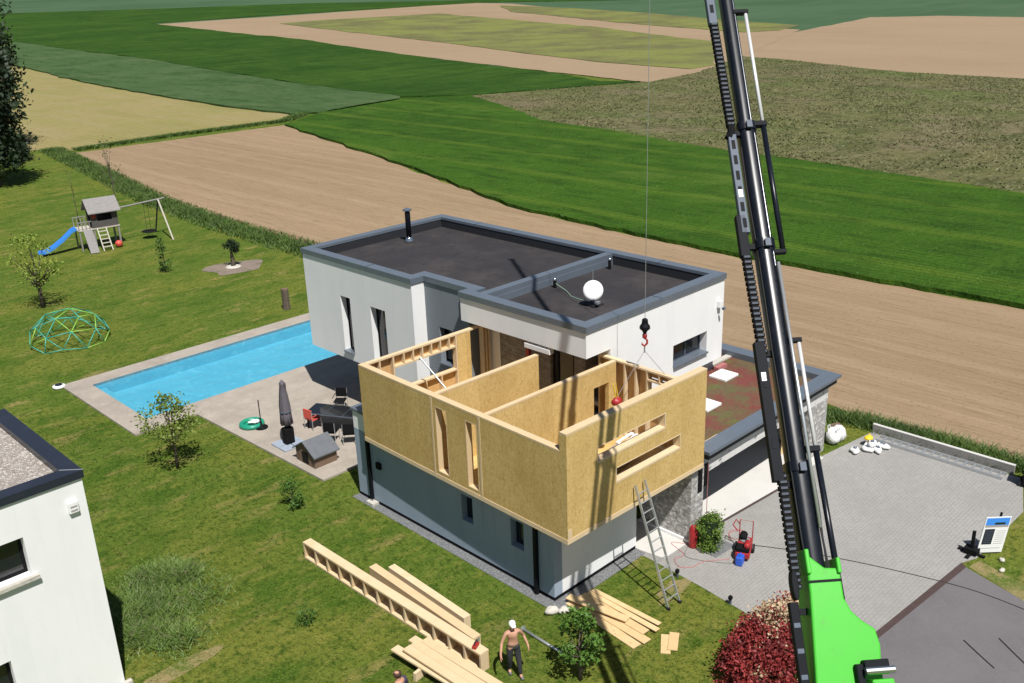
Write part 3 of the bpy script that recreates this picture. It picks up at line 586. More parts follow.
# roof: membrane, parapet inside, coping, divider
RF = 6.20
inner = offset(OUT, -.36); outer = offset(OUT, .05)
mb = MB(); mb.prism(inner, RF - .13, RF); mb.build('roof_membrane', 'bitumen', house)
mb = MB(); ring(mb, offset(OUT, -.30), offset(OUT, -.372), 6.57, .50, .50); mb.build('parapet_lining', 'membrane_side', house)
mb = MB(); ring(mb, outer, offset(OUT, -.39), RZ, .21, .115); mb.build('roof_coping', 'slate', house)
mb = MB().box(4.78, 11.66, 7.53, 7.87, RF, 6.66); mb.build('roof_divider', 'slate', house)
MB().box(4.78, 11.66, 7.505, 7.528, RF + .002, 6.45).build('divider_lining', 'slate', house)
mb = MB()
for bb in [(11.64, 12.102, y - .012, y + .012) for y in (5.27, 13.3, 15.6)] + [(4.187, 4.627, 13.798, 13.822), (8.2, 8.226, 2.488, 2.93)]: MB().box(*bb, RZ + .002, RZ + .007).build('coping_seam', 'coping_dark', house)
CH = (8.90, 16.95, 0)
mb = MB(); mb.lathe([(.21, RF + .001), (.21, RF + .09), (.14, RF + .19), (.13, RF + .23)], CH); fl = mb.build('chimney_collar', 'chrome', house, smooth=True)
mb = MB(); mb.lathe([(.12, RF + .2), (.12, 7.53), (.11, 7.57)], CH); ch = mb.build('chimney', 'boom_black', house, smooth=True)
MB().lathe([(.02, 7.57), (.20, 7.63), (.21, 7.67), (.03, 7.75)], CH).build('chimney_cap', 'guide_grey', ch)
for (vx, vy, hz) in ((7.94, 7.2, .28), (11.1, 7.2, .36)):
    o = MB().lathe([(.065, RF + .001), (.065, RF + hz)], (vx, vy, 0), 10).build('roof_vent', 'black_matte', house)
    MB().lathe([(.08, RF + hz), (.085, RF + .05 + hz), (.03, RF + .12 + hz)], (vx, vy, 0), 10).build('vent_cap', 'chrome', o, smooth=True)
MB().path([(7.94, 7.18, RF + .18), (7.8, 6.5, RF + .05), (7.5, 6.0, RF + .02), (7.4, 5.45, RF + .02), (7.33, 5.1, RF + .07)], .015, 6).build('aerial_cable', 'cable_green', house)
# ground floor under the cantilever
mb = MB().box(6.6, 11.9, 3.4, 17.6, 0, 2.32).box(4.87, 6.6, 3.4, 11.0, 0, 2.3).box(4.6, 6.59, 11.0, 11.2, 0, 2.32)
mb.build('ground_floor', 'facade_dark', house)
for y in (12.0, 13.4, 14.8, 16.2): MB().box(6.55, 6.598, y - .04, y + .04, .08, 2.3).build('glazing_bar', 'black', house)
# base under the timber storey
mb = MB()
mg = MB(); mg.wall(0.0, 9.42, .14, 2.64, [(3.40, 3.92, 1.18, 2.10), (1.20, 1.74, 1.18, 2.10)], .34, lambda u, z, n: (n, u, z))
mb.wall(.34, 3.76, .14, 2.64, [], .34, lambda u, z, n: (u, n, z)); mb.wall(.34, 9.42, .14, 2.64, [], .34, lambda u, z, n: (3.76 - n, u, z))
mb.wall(.34, 3.42, .14, 2.64, [], .34, lambda u, z, n: (u, 9.42 - n, z))
mb.wall(8.72, 9.42, 2.64, 3.30, [], .55, lambda u, z, n: (n, u, z))
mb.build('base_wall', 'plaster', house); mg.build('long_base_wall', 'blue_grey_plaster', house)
MB().box(-.05, .60, 8.69, 9.47, 3.302, 3.40).build('pier_cap', 'slate', house)
mb = MB().box(.012, .33, .35, 9.41, 0, .14).box(.012, 3.748, .012, .34, 0, .14); mb.build('plinth', 'black_matte', house)
for ya, yb in ((3.40, 3.92), (1.20, 1.74)):
    o = MB().box(.24, .28, ya + .002, yb - .002, 1.182, 2.098).build('window', 'black_matte', house)
    MB().box(.225, .239, ya + .06, yb - .06, 1.24, 2.04).build('pane', 'glass_dark', o)
for ya in (8.62, .66):
    o = MB().box(-.115, -.012, ya - .06, ya + .06, .12, 2.64).build('downpipe', 'black', house)
    MB().tube((-.06, ya, -.0), (-.06, ya, .16), .075, 10).build('pipe_foot', 'steel' if ya > 1 else 'black_matte', o)
MB().box(-.10, -.003, 7.98, 8.2, 1.5, 1.72).build('wall_light', 'black_matte', house)
MB().box(-.25, .12, 8.35, 8.75, .012, .10).build('drain_block', 'stone', house)
o = MB().box(11.60, 11.78, 2.38, 2.537, 5.46, 5.73).build('wall_light', 'white', house, bevel=.02)
MB().lathe([(.05, 0), (.06, .1)], m=Matrix.Translation((11.69, 2.34, 5.43)) @ Matrix.Rotation(R(60), 4, 'X'), n=10).build('spot_head', 'guide_grey', o)
# garage
mb = MB()
mb.wall(5.85, 13.75, 2.16, 2.76, [], .3, lambda u, z, n: (u, -1.0 + n, z)); mb.build('garage_fascia', 'patchy', house)
mb = MB()
mb.wall(12.6, 13.75, 0, 2.16, [], .3, lambda u, z, n: (u, -1.0 + n, z)); mb.wall(-.70, 8.0, 0, 2.76, [], .3, lambda u, z, n: (13.75 - n, u, z))
mb.build('garage_wall', 'block', house)
mb = MB(); mb.wall(5.17, 5.82, .12, 2.65, [], .3, lambda u, z, n: (u, -1.04 + n, z)); mb.wall(-.74, .9, .12, 2.62, [], .3, lambda u, z, n: (5.17 + n, u, z))
mb.build('entrance_pier', 'block', house)
mb = MB().box(5.10, 5.88, -1.12, -.66, .012, .12).box(5.10, 5.53, -.66, .95, .012, .12); mb.build('pier_foot', 'white', house)
MB().box(5.84, 6.06, -1.06, -1.003, 1.75, 2.5).build('torn_membrane', 'black_matte', house)
MB().box(5.50, 5.72, -1.058, -1.043, 1.65, 2.45).build('torn_membrane', 'black_matte', house)
MB().tube((5.96, -1.1, .3), (5.96, -1.1, 2.6), .012, 6).build('hanging_cable', 'hose_pink', house)
mb = MB().box(5.6, 13.4, 3.4, 3.6, 0, 2.7); mb.build('garage_back_wall', 'facade_dark', house)
GO = [(6.0, -1.0), (13.75, -1.0), (13.75, 8.0), (6.0, 8.0)]
mb = MB(); ring(mb, offset(GO, .31), offset(GO, -.27), 3.07, .10, .32); mb.build('garage_coping', 'slate', house)
mb = MB(); ring(mb, offset(GO, .20), offset(GO, -.2), 2.965, .22, .19); mb.build('garage_membrane', 'membrane_side', house)
mb = MB().box(5.8, 13.5, -.7, 7.8, 2.60, 2.76); mb.build('garage_ceiling', 'soffit', house)
mb = MB().box(6.25, 13.48, -.73, 7.76, 2.761, 2.83); mb.build('green_roof', 'sedum', house)
mb = MB().box(12.1, 13.5, 3.0, 3.25, 2.831, 2.89); mb.build('roof_kerb', 'stone', house)
mb = MB().box(6.3, 7.2, -.72, -.55, 2.831, 2.93); mb.build('roof_batten', 'timber', house)
for (ax_, ay) in ((11.2, 1.75), (8.55, .72)):
    o = MB().box(ax_, ax_ + .85, ay, ay + .75, 2.831, 2.93).build('roof_light', 'white', house, bevel=.02)
    MB().box(ax_ + .06, ax_ + .79, ay + .06, ay + .69, 2.932, 2.94).build('acrylic_cover', 'plaster', o)
MB().box(11.9, 12.5, 2.55, 2.75, 2.831, 2.98).build('brick_block', 'hose_pink', house)

# satellite dish on the roof
d = thing('satellite_dish', 'round white satellite dish standing on the dark flat roof', 'satellite dish', (7.30, 4.79, RF), world=True)
nm = Vector((-.66, -.62, .40)).normalized(); q = nm.to_track_quat('Z', 'Y').to_matrix().to_4x4()
mm = Matrix.Translation((7.16, 4.66, 6.79)) @ q
MB().lathe([(.02, -.06), (.2, -.05), (.345, .0), (.35, .012), (.2, -.035), (.02, -.045)], m=mm, n=32).build('dish', 'white', d, smooth=True)
MB().tube((7.30, 4.79, RF + .01), (7.30, 4.79, 7.45), .014, 8).build('mast', 'steel', d)
MB().box(7.05, 7.55, 4.5, 5.05, RF + .003, RF + .05).build('foot_plate', 'rubber', d)
MB().tube(mm @ Vector((0, -.3, .0)), mm @ Vector((0.05, -.36, .30)), .012, 6).box(7.05, 7.22, 4.38, 4.5, RF + .15, RF + .23).build('feed_arm', 'steel', d)

# ------------------------------------------------------------------ the new timber storey
YAW = -.0228
ext = thing('timber_storey', 'new roofless timber storey of yellow strand board walls and stud frames', 'extension', (-.60, -1.10, 2.66), YAW)
ext.scale = (.988, .988, .988)
Z0 = 2.489
fA = lambda u, z, n: (n, u, z - Z0)
fB = lambda u, z, n: (u, n, z - Z0)
AW = [(4.96, 5.50, 2.72, 4.96), (3.59, 4.10, 2.72, 4.94)]
SW = [(1.20, 4.18, 4.50, 5.02), (1.98, 4.93, 3.57, 4.08)]
w = MB().wall(.25, 9.45, Z0 + .145, 5.20, AW, .22, fA).build('long_wall', 'osb', ext)
MB().wall(.252, 9.452, Z0, Z0 + .143, [], .236, lambda u, z, n: (n - .014, u, z - Z0)).build('sole_plate', 'timber', w)
MB().wall(.25, 9.45, 5.202, 5.262, [], .225, lambda u, z, n: (n - .003, u, z - Z0)).build('top_plate', 'timber', w)
for b in (5.66, 3.47): MB().box(-.012, -.001, b - .04, b + .04, .147, 2.71).build('joint_batten', 'timber', w)
for (b0, b1, z0_, z1_) in AW:
    MB().wall(b0 + .002, b1 - .002, z0_ + .002, z1_ - .002, [(b0 + .03, b1 - .03, z0_ + .05, z1_ - .03)], .23, lambda u, z, n: (n - .004, u, z - Z0)).build('window_lining', 'timber', w)
w = MB().wall(0, 6.156, Z0 + .145, 5.745, SW, .25, fB).build('gable_wall', 'osb', ext)
MB().wall(0, 6.158, Z0, Z0 + .143, [], .266, lambda u, z, n: (u - .012, n - .014, z - Z0)).build('sole_plate', 'timber', w)
MB().wall(0, 6.156, 5.747, 5.807, [], .255, lambda u, z, n: (u, n - .003, z - Z0)).build('top_plate', 'timber', w)
for (b0, b1, z0_, z1_) in SW:
    MB().wall(b0 + .002, b1 - .002, z0_ + .002, z1_ - .002, [(b0 + .03, b1 - .03, z0_ + .07, z1_ - .03)], .265, lambda u, z, n: (u, n - .008, z - Z0)).build('window_lining', 'timber', w)
mb = MB().box(0.01, .17, -.010, -.001, .15, .44); mb.build('joint_cover', 'timber', w)
# floor
mb = MB().box(.23, 6.1, .26, 9.4, -.04, .16); mb.build('floor_deck', 'osb_in', ext)
# partition walls
p = MB().box(.222, 4.55, 5.60, 5.76, .162, 2.72).build('partition_wall', 'osb_in', ext)
MB().box(.222, 4.552, 5.597, 5.763, 2.722, 2.775).build('top_plate', 'timber', p)
p = MB().wall(.222, 5.86, Z0 + .162, 5.21, [(4.78, 5.5, Z0 + .162, 4.62)], .15, lambda u, z, n: (u, 3.34 + n, z - Z0)).build('partition_wall', 'osb_in', ext)
MB().box(.222, 5.862, 3.337, 3.493, 2.722, 2.775).build('top_plate', 'timber', p)
# open stud wall towards the house (being lifted in)
f = MB().wall(.27, 4.15, Z0 + .16, 5.20, [(.85, 2.05, 4.30, 4.98)], .018, lambda u, z, n: (6.08 + n, u, z - Z0)).build('stud_wall', 'timber_inner', ext)
MB().box(5.90, 6.079, .27, 4.15, 2.715, 2.775).build('top_plate', 'timber', f); MB().box(5.90, 6.079, .27, 4.15, .162, .22).build('bottom_plate', 'timber', f)
for b in (.30, .80, 2.08, 2.55, 3.0, 3.55, 4.09):
    MB().box(5.902, 6.078, b, b + .06, .222, 2.713).build('stud', 'timber', f)
MB().box(5.902, 6.078, .862, 2.078, 2.40, 2.46).build('header', 'timber', f); MB().box(5.902, 6.078, .862, 2.078, 1.75, 1.81).build('sill_plate', 'timber', f)
for b in (1.2, 1.6): MB().box(5.903, 6.077, b, b + .05, 2.462, 2.713).build('stud', 'timber', f)
# end wall frame with a wide window opening
f = MB().wall(.23, 5.66, Z0 + .16, 5.20, [(1.33, 4.02, 3.95, 4.78), (4.72, 5.30, Z0 + .16, 5.20)], .018, lambda u, z, n: (u, 9.43 + n, z - Z0)).build('end_wall', 'timber_inner', ext)
MB().box(.23, 5.66, 9.25, 9.429, 2.715, 2.775).build('top_plate', 'timber', f); MB().box(.23, 4.71, 9.25, 9.429, .162, .22).build('bottom_plate', 'timber', f)
for a in (.70, 1.26, 4.03, 4.64, 5.31, 5.45, 5.59): MB().box(a, a + .06, 9.252, 9.428, .222, 2.713).build('stud', 'timber', f)
MB().box(1.33, 4.02, 9.252, 9.428, 2.28, 2.34).build('header', 'timber', f); MB().box(1.33, 4.02, 9.252, 9.428, 1.40, 1.46).build('sill_plate', 'timber', f)
for a in (1.72, 2.12, 2.52, 2.92, 3.32, 3.72):
    MB().box(a, a + .05, 9.253, 9.427, 2.342, 2.713).build('stud', 'timber', f)
for a in (1.9, 2.6, 3.3): MB().box(a, a + .05, 9.253, 9.427, .222, 1.398).build('stud', 'timber', f)
MB().box(4.09, 4.70, 9.232, 9.25, .222, 2.70).build('inner_board', 'osb_in', f)

def ew(a, b, z):   # timber-storey coordinates to world
    c, s = math.cos(YAW), math.sin(YAW)
    a *= .988; b *= .988
    return Vector((-.60 + a * c - b * s, -1.10 + a * s + b * c, 2.66 + (z - 2.489) * .988))
pp = thing('push_pull_prop', 'grey steel prop slanting from the end wall to the floor', 'prop', ew(2.9, 7.0, 2.66), world=True)
MB().tube(ew(2.35, 9.2, 4.9), ew(2.60, 7.6, 3.6), .03, 8).build('upper_tube', 'steel', pp)
MB().tube(ew(2.60, 7.6, 3.6), ew(2.77, 6.45, 2.68), .04, 8).build('lower_tube', 'alu', pp)
MB().box(*[v for k in range(3) for v in ((ew(2.77, 6.4, 2.66)[k] - (.08, .08, 0)[k]), (ew(2.77, 6.4, 2.66)[k] + (.08, .08, .03)[k]))]).build('foot_plate', 'steel', pp)
# things lying in the front room
def crate(name, label, cat, a, b, la, lb, h, m, z=2.655, rz=0.0):
    t = thing(name, label, cat, ew(a, b, z), YAW + rz); return t
t = thing('panel_stack', 'stack of grey boards lying on the timber floor behind the upper slot window', 'boards', ew(4.3, 2.0, 2.655), .2)
for i in range(4): MB().box(-.6, .6, -.4, .4, .03 + i * .05, .03 + i * .05 + .042).build('board', 'grey_panel', t)
MB().box(-.55, -.45, -.4, .4, 0, .029).box(.45, .55, -.4, .4, 0, .029).build('bearer', 'brown_wood', t)
t = thing('strand_board_sheet', 'pale strand board sheet lying on the floor inside the front room', 'board', ew(2.5, 1.6, 2.655), .05)
MB().box(-1.1, 1.0, -.65, .65, 0, .022).build('sheet', 'timber', t); MB().box(.55, .62, -.66, .66, .023, .029).build('strap', 'yellow', t)
t = thing('tool_bag', 'black tool bag standing on the floor behind the upper slot window', 'bag', ew(2.05, 1.1, 2.655), .4)
MB().box(-.25, .25, -.14, .14, 0, .36).build('body', 'black_matte', t, bevel=.05); MB().path([(-.15, 0, .35), (-.12, 0, .48), (.12, 0, .48), (.15, 0, .35)], .018, 6).build('handle', 'rubber', t)
t = thing('pallet', 'white slatted crate on the floor at the far end of the front room', 'crate', ew(5.35, 2.2, 2.655), .1)
for k in range(4): MB().box(-.45, .45, -.36 + k * .2, -.26 + k * .2, .3, .335).build('slat', 'white', t)
MB().box(-.44, -.34, -.36, .36, 0, .299).box(.34, .44, -.36, .36, 0, .299).build('runner', 'white', t)
t = thing('tool_case', 'dull violet tool case on the floor behind the lower slot window', 'case', ew(3.2, .75, 2.655), .1)
MB().box(-.35, .35, -.18, .18, 0, .42).build('body', 'shirt', t, bevel=.05); MB().path([(-.1, 0, .41), (-.1, 0, .48), (.1, 0, .48), (.1, 0, .41)], .016, 6).build('handle', 'rubber', t)

# ------------------------------------------------------------------ the crane
CO = Vector((-4.99, -10.92, 6.84)); CT = Vector((5.19, .88, 25.8))
CU = (CT - CO).normalized(); CL = CU.cross(Vector((0, 0, 1))).normalized(); CN = CL.cross(CU)
def sc(t): return -.30 + .0178 * t                      # sideways lean of the boom axis
def cp(t, s, n): return CO + CU * t + CL * (s + sc(t)) + CN * n
crane = thing('mobile_crane', 'tall black telescopic crane boom with bright green base section', 'crane', (-8.0, -14.3, 0), world=True)
def hexsec(mb, t0, t1, w, h, n0=0.0, s0=0.0):
    pr = [(-w / 2 * abs(math.cos(a)) ** .7 * (1 if math.cos(a) > 0 else -1), h / 2 * abs(math.sin(a)) ** .7 * (1 if math.sin(a) > 0 else -1)) for a in [2 * PI * (i + .5) / 20 for i in range(20)]]
    k = len(pr)
    vs = [cp(t0, s + s0, n + n0) for s, n in pr] + [cp(t1, s + s0, n + n0) for s, n in pr]
    mb.add(vs, [tuple(range(k)), tuple(range(2 * k - 1, k - 1, -1))] + [(i, k + i, k + (i + 1) % k, (i + 1) % k) for i in range(k)])
def cbox(mb, t0, t1, s0, s1, n0, n1):
    c = [(t0, s0, n0), (t1, s0, n0), (t1, s1, n0), (t0, s1, n0), (t0, s0, n1), (t1, s0, n1), (t1, s1, n1), (t0, s1, n1)]
    mb.add([cp(*p) for p in c], [(3, 2, 1, 0), (4, 5, 6, 7), (0, 1, 5, 4), (1, 2, 6, 5), (2, 3, 7, 6), (3, 0, 4, 7)])
SEC = [(.9, 3.1, .36, .48), (2.6, 7.1, .33, .42), (6.6, 9.5, .32, .37), (9.0, 12.9, .27, .31), (12.5, 17.5, .22, .26), (17.2, 24.4, .18, .21)]
for (t0, t1, w_, h_) in SEC:
    mb = MB(); hexsec(mb, t0, t1, w_, h_); hexsec(mb, t1 - .16, t1 + .01, w_ + .045, h_ + .045)
    o = mb.build('boom_section', 'boom_black', crane)
    for pl in o.data.polygons: pl.use_smooth = len(pl.vertices) == 4
    e_ = o.modifiers.new('split', 'EDGE_SPLIT'); e_.split_angle = R(50)
    mb = MB(); cbox(mb, t1 - .18, t1 - .04, -.05, .05, h_ / 2 + .03, h_ / 2 + .09); mb.build('slide_pad', 'guide_grey', o)
    mb = MB(); mb.tube(cp(t0 + .3, w_ * .30, h_ * .42), cp(t1 - .25, w_ * .30, h_ * .42), .012, 6); mb.build('pipe_line', 'chrome', o)
# side cylinders
for (t0, t1, t2, s0, s1) in ((6.85, 9.45, 11.95, .30, .30), (.72, 3.3, 5.2, .36, .32)):
    o = MB().tube(cp(t0, s0, .12), cp(t1, s1, .12), .05, 12).build('extension_cylinder', 'boom_black', crane, smooth=True)
    MB().tube(cp(t1, s1, .12), cp(t2, s1, .12), .034, 10).build('piston_rod', 'rod', o, smooth=True)
    for bb in ((t1 - .05, t1 + .05, .05, s1 + .06, .05, .18), (t2 - .04, t2 + .04, .05, s1 + .05, .06, .17), (t0 - .03, t0 + .05, .05, s0 + .05, .06, .17)):
        mb = MB(); cbox(mb, *bb); mb.build('bracket', 'black', o, bevel=.01)
o = MB().tube(cp(2.0, .13, .30), cp(6.6, .13, .27), .03, 8).build('hydraulic_pipe', 'alu', crane, smooth=True)
# hose guides and energy chains on the left
def rail(t0, t1, s, w, m, holes=0):
    mb = MB(); cbox(mb, t0, t1, s - w / 2, s + w / 2, .02, .16)
    o = mb.build('guide_rail', m, crane, bevel=.01)
    if holes:
        for k in range(holes):
            mb = MB(); tt = t0 + (t1 - t0) * (k + .6) / (holes + .3); cbox(mb, tt - .09, tt + .09, s - w * .22, s + w * .22, .161, .168)
            mb.build('rail_slot', 'black', o)
    return o
def chain(t0, t1, s0, s1, w):
    mb = MB(); n = int((t1 - t0) / .095)
    for k in range(n):
        tt = t0 + (t1 - t0) * k / n; s = s0 + (s1 - s0) * k / n
        cbox(mb, tt, tt + .068, s - w / 2, s + w / 2, .03, .15); cbox(mb, tt + .06, tt + .10, s - w * .38, s + w * .38, .045, .135)
    o = mb.build('energy_chain', 'black_matte', crane)
    mb = MB()
    for k in range(n):
        tt = t0 + (t1 - t0) * k / n; s = s0 + (s1 - s0) * k / n
        cbox(mb, tt + .012, tt + .05, s - w * .36, s + w * .36, .151, .158)
    mb.build('chain_bar', 'chain_grey', o)
rail(11.7, 14.6, -.36, .16, 'guide_grey', 5); chain(9.45, 11.75, -.30, -.35, .15)
mb = MB(); mb.path([cp(9.5, -.30, .09), cp(9.3, -.31, .10), cp(9.2, -.36, .11), cp(9.25, -.42, .12)], .07, 8); mb.build('chain_bend', 'black_matte', crane)
rail(7.25, 9.25, -.32, .15, 'guide_grey', 6); rail(6.8, 7.6, -.38, .17, 'black'); chain(5.0, 6.95, -.32, -.37, .15)
rail(2.8, 5.2, -.37, .18, 'black', 2); chain(1.1, 2.95, -.32, -.30, .15)
mb = MB()
mb.prism([(1.16 + .24 * math.cos(a), .055 * math.sin(a) - .36) for a in [2 * PI * i / 20 for i in range(20)]], .0, .18, lambda t, s, n: cp(t, s, n))
mb.build('hose_drum', 'black', crane, bevel=.015)
rail(-2.2, .9, -.42, .14, 'black', 0)
mb = MB()
for k in range(5):
    mb = MB(); cbox(mb, -1.0 + k * .38, -.93 + k * .38, -.47, -.37, .162, .168); mb.build('sticker', 'guide_grey', crane)
mb = MB()
for tt, s0 in ((9.3, -.38), (7.0, -.36), (5.0, -.34), (2.75, -.34), (.75, -.36), (-.35, -.36)): cbox(mb, tt - .05, tt + .05, s0, -.08, .0, .10); mb.build('guide_bracket', 'black', crane); mb = MB()
MB().box(-.0, .0, 0, 0, 0, 0) if False else None
mb = MB(); cbox(mb, 7.95, 8.1, -.36, -.28, .162, .168); mb.build('label_plate', 'white', crane); mb = MB(); cbox(mb, 4.5, 4.65, -.42, -.34, .162, .168); mb.build('label_plate', 'white', crane)
# green base section
GP = [(1.62, -.17), (1.38, .10), (1.36, .335), (.90, .335), (.70, .42), (.55, .56), (.42, .74), (.18, .78), (-.05, .75), (-.6, .72), (-1.6, .60), (-3.4, .35), (-3.4, -.42), (-.3, -.30), (1.0, -.19)]
mb = MB(); mb.prism(GP, -.32, .30, lambda t, s, n: cp(t, s, n)); gs = mb.build('base_section', 'green', crane, bevel=.03)
for bb in ((1.30, 1.68, -.20, -.13, -.25, .36), (1.28, 1.52, .28, .345, -.25, .36)):
    mb = MB(); cbox(mb, *bb); mb.build('guide_cheek', 'green', gs, bevel=.02)
mb = MB(); cbox(mb, 1.16, 1.20, -.185, .338, .301, .308); mb.build('weld_seam', 'black', gs)
for k, (sa, ta, tb) in enumerate(((.16, 1.0, 6.5), (.19, 1.0, 4.4), (-.16, 1.0, 9.0))):
    MB().path([cp(ta + (tb - ta) * q / 8, sa + .012 * math.sin(q * 2.1 + k), .22 - .018 * q * (tb / 9) + .012 * math.sin(q * 1.7)) for q in range(9)], .014, 6).build('hydraulic_hose', 'rubber', crane, smooth=True)
mb = MB(); cbox(mb, -1.4, -.07, .30, .42, .301, .42); cbox(mb, -.22, -.02, .42, .80, .301, .46); mb.build('hinge_recess', 'black', gs, bevel=.02)
mb = MB(); cbox(mb, -1.3, -.30, .46, .80, .301, .56); mb.build('cylinder_cover', 'green', gs, bevel=.03)
mb = MB().tube(cp(-.18, .40, .5), cp(-.18, .84, .5), .06, 10); mb.build('hinge_pin', 'chrome', gs)
# column and slewing base (outside the frame)
mb = MB().tube((-8.0, -14.3, .9), (-8.0, -14.3, 3.9), .42, 16, .34); mb.tube(cp(-3.4, 0, 0), (-8.0, -14.3, 3.7), .33, 12)
mb.build('slewing_column', 'green', crane)
mb = MB().box(-9.2, -6.8, -15.6, -13.0, .55, .95).box(-11.0, -5.0, -13.5, -13.2, .45, .7).box(-11.0, -10.75, -13.6, -13.1, 0.01, .6).box(-5.3, -5.0, -13.6, -13.1, .01, .6).box(-9.0, -7.0, -15.5, -15.2, .01, .6)
mb.build('outrigger_base', 'black', crane)
# rope and hook
HX = Vector((5.19, .88, 0))
hk = thing('crane_hook', 'black hook block with red swivel hook hanging on a thin rope', 'crane hook', (HX.x, HX.y, 6.9), world=True)
MB().tube((HX.x, HX.y, 7.15), (CT.x, CT.y, CT.z), .010, 6).build('rope', 'steel', hk)
HZ = 6.62
mb = MB().lathe([(.04, HZ + .50), (.09, HZ + .46), (.10, HZ + .34), (.16, HZ + .25), (.165, HZ + .17), (.09, HZ + .10), (.04, HZ + .0)], (HX.x, HX.y, 0), 14); mb.build('hook_block', 'black', hk)
mb = MB().lathe([(.04, HZ - .16), (.075, HZ - .12), (.075, HZ - .02), (.04, HZ + .02)], (HX.x, HX.y, 0), 10); mb.build('swivel', 'red', hk)
mb = MB().path([(HX.x, HX.y, HZ - .14), (HX.x + .06, HX.y - .05, HZ - .22), (HX.x + .06, HX.y - .05, HZ - .32), (HX.x, HX.y, HZ - .40), (HX.x - .06, HX.y + .05, HZ - .35), (HX.x - .07, HX.y + .05, HZ - .28)], [.028, .032, .036, .036, .028, .012], 8); mb.build('hook', 'red', hk, smooth=True)
mb = MB().path([(HX.x, HX.y, HZ - .40), (HX.x, HX.y, HZ - .62)], .025, 6); mb.build('ring', 'steel', hk)
sl = thing('lifting_sling', 'two thin chains spreading from the crane hook to the stud wall', 'sling', (HX.x, HX.y, HZ - .5), world=True)
SP = (HX.x, HX.y, HZ - .56)
MB().tube(SP, ew(5.99, 1.45, 5.265), .009, 6).build('chain', 'steel', sl)
RP = Vector((3.76, .79, 4.9))
MB().tube(SP, RP + Vector((0, 0, .1)), .009, 6).build('chain', 'steel', sl)
t = thing('lifting_clamp', 'red lifting clamp with yellow straps hanging above the front room', 'lifting clamp', RP, world=True)
MB().blob(RP + Vector((0, 0, -.06)), .17, .17, .15, 3, .12).build('body', 'red', t, smooth=True)
MB().beam(RP + Vector((-.05, 0, .06)), RP + Vector((-.14, .05, .55)), .05, .02).build('strap', 'yellow', t); MB().beam(RP + Vector((.05, 0, .06)), RP + Vector((-.02, .05, .55)), .05, .02).build('strap', 'yellow', t)

# ------------------------------------------------------------------ neighbour house
nb = thing('neighbour_house', 'white flat roofed neighbouring house with pale gravel roof at the left edge', 'house', (-10.15, 5.8, 0), world=True)
NW = [(-14.4, -11.74, 4.12, 5.15), (-14.9, -12.62, 1.15, 2.17)]
mb = MB().wall(-22, -10.2, 0, 6.14, NW, .36, lambda u, z, n: (u, 5.84 + n, z))
mb.wall(5.84 + .36, 11.12, 0, 6.14, [], .36, lambda u, z, n: (-10.2 - n, u, z)); mb.wall(-22, -10.2 - .36, 0, 6.14, [], .36, lambda u, z, n: (u, 11.12 - n, z))
mb.build('wall', 'plaster', nb)
NO = [(-22, 5.84), (-10.2, 5.84), (-10.2, 11.12), (-22, 11.12)]
mb = MB(); ring(mb, offset(NO, .05), offset(NO, -.36), 6.30, .20, .3); mb.build('roof_coping', 'coping_dark', nb)
MB().box(-21.6, -10.55, 6.2, 10.77, 5.95, 6.12).build('gravel_roof', 'roof_gravel', nb)
mb = MB().prism([(-10.16, 5.79), (-10.12, 5.80), (-10.55, 6.20), (-10.57, 6.17)], 6.302, 6.308); mb.build('coping_seam', 'alu', nb)
for (u0, u1, z0_, z1_) in NW:
    o = MB().wall(u0 + .002, u1 - .002, z0_ + .002, z1_ - .002, [(u0 + .07, u1 - .07, z0_ + .07, z1_ - .07)], .07, lambda u, z, n: (u, 6.08 + n, z)).build('window', 'black_matte', nb)
    MB().box(u0 + .06, u1 - .06, 6.11, 6.13, z0_ + .06, z1_ - .06).build('pane', 'glass_dark', o)
    MB().box(u0 - .12, u1 + .14, 5.72, 6.07, z0_ - .10, z0_ - .001).build('sill', 'stone', o)
o = MB().box(-10.66, -10.42, 5.74, 5.838, 5.30, 5.60).build('wall_vent', 'white', nb, bevel=.02)
MB().box(-10.62, -10.46, 5.733, 5.739, 5.36, 5.40).box(-10.62, -10.46, 5.733, 5.739, 5.46, 5.50).build('louvre', 'grey_panel', o)
MB().box(-10.30, -10.05, 5.70, 5.83, .0, .12).build('drain_corner', 'stone', nb)

# ------------------------------------------------------------------ trees and shrubs
def tree(name, label, cat, loc, h, cr, clusters, per, spread, leaf, m, trunk_r=.06, crown_lo=.45, seed=1, group=None, branches=True, lean=(0, 0), droop=0.0, squash=1.0, extra=None):
    r = random.Random(seed)
    t = thing(name, label, cat, loc, 0, group)
    top = Vector((lean[0], lean[1], h * .80)); C = []
    mb = MB()
    mb.path([(0, 0, -.05), (lean[0] * .2 + .02, lean[1] * .2, h * .25), (lean[0] * .6, lean[1] * .6 + .02, h * .5), tuple(top)], [trunk_r * 1.25, trunk_r, trunk_r * .7, trunk_r * .25], 8)
    for i in range(clusters):
        u = r.random(); a = r.uniform(0, 2 * PI); zz = h * (crown_lo + (1 - crown_lo) * u)
        prof = math.sin(PI * (.15 + .8 * u)) ** .8
        rad = cr * prof * (.35 + .65 * math.sqrt(r.random()))
        c = Vector((lean[0] + rad * math.cos(a), lean[1] + rad * math.sin(a) * squash, zz)); C.append(c)
        if branches and i % 2 == 0:
            b0 = Vector((lean[0] * .6, lean[1] * .6, max(h * .2, zz * .62))); mid = (b0 + c) / 2 + Vector((0, 0, -.04 * h))
            mb.path([b0, mid, c], [trunk_r * .45, trunk_r * .3, trunk_r * .1], 5)
    mb.build('trunk', 'bark', t, smooth=True)
    leaves('crown', C, per, spread, leaf, m, t, seed, droop, minz=.03)
    return t
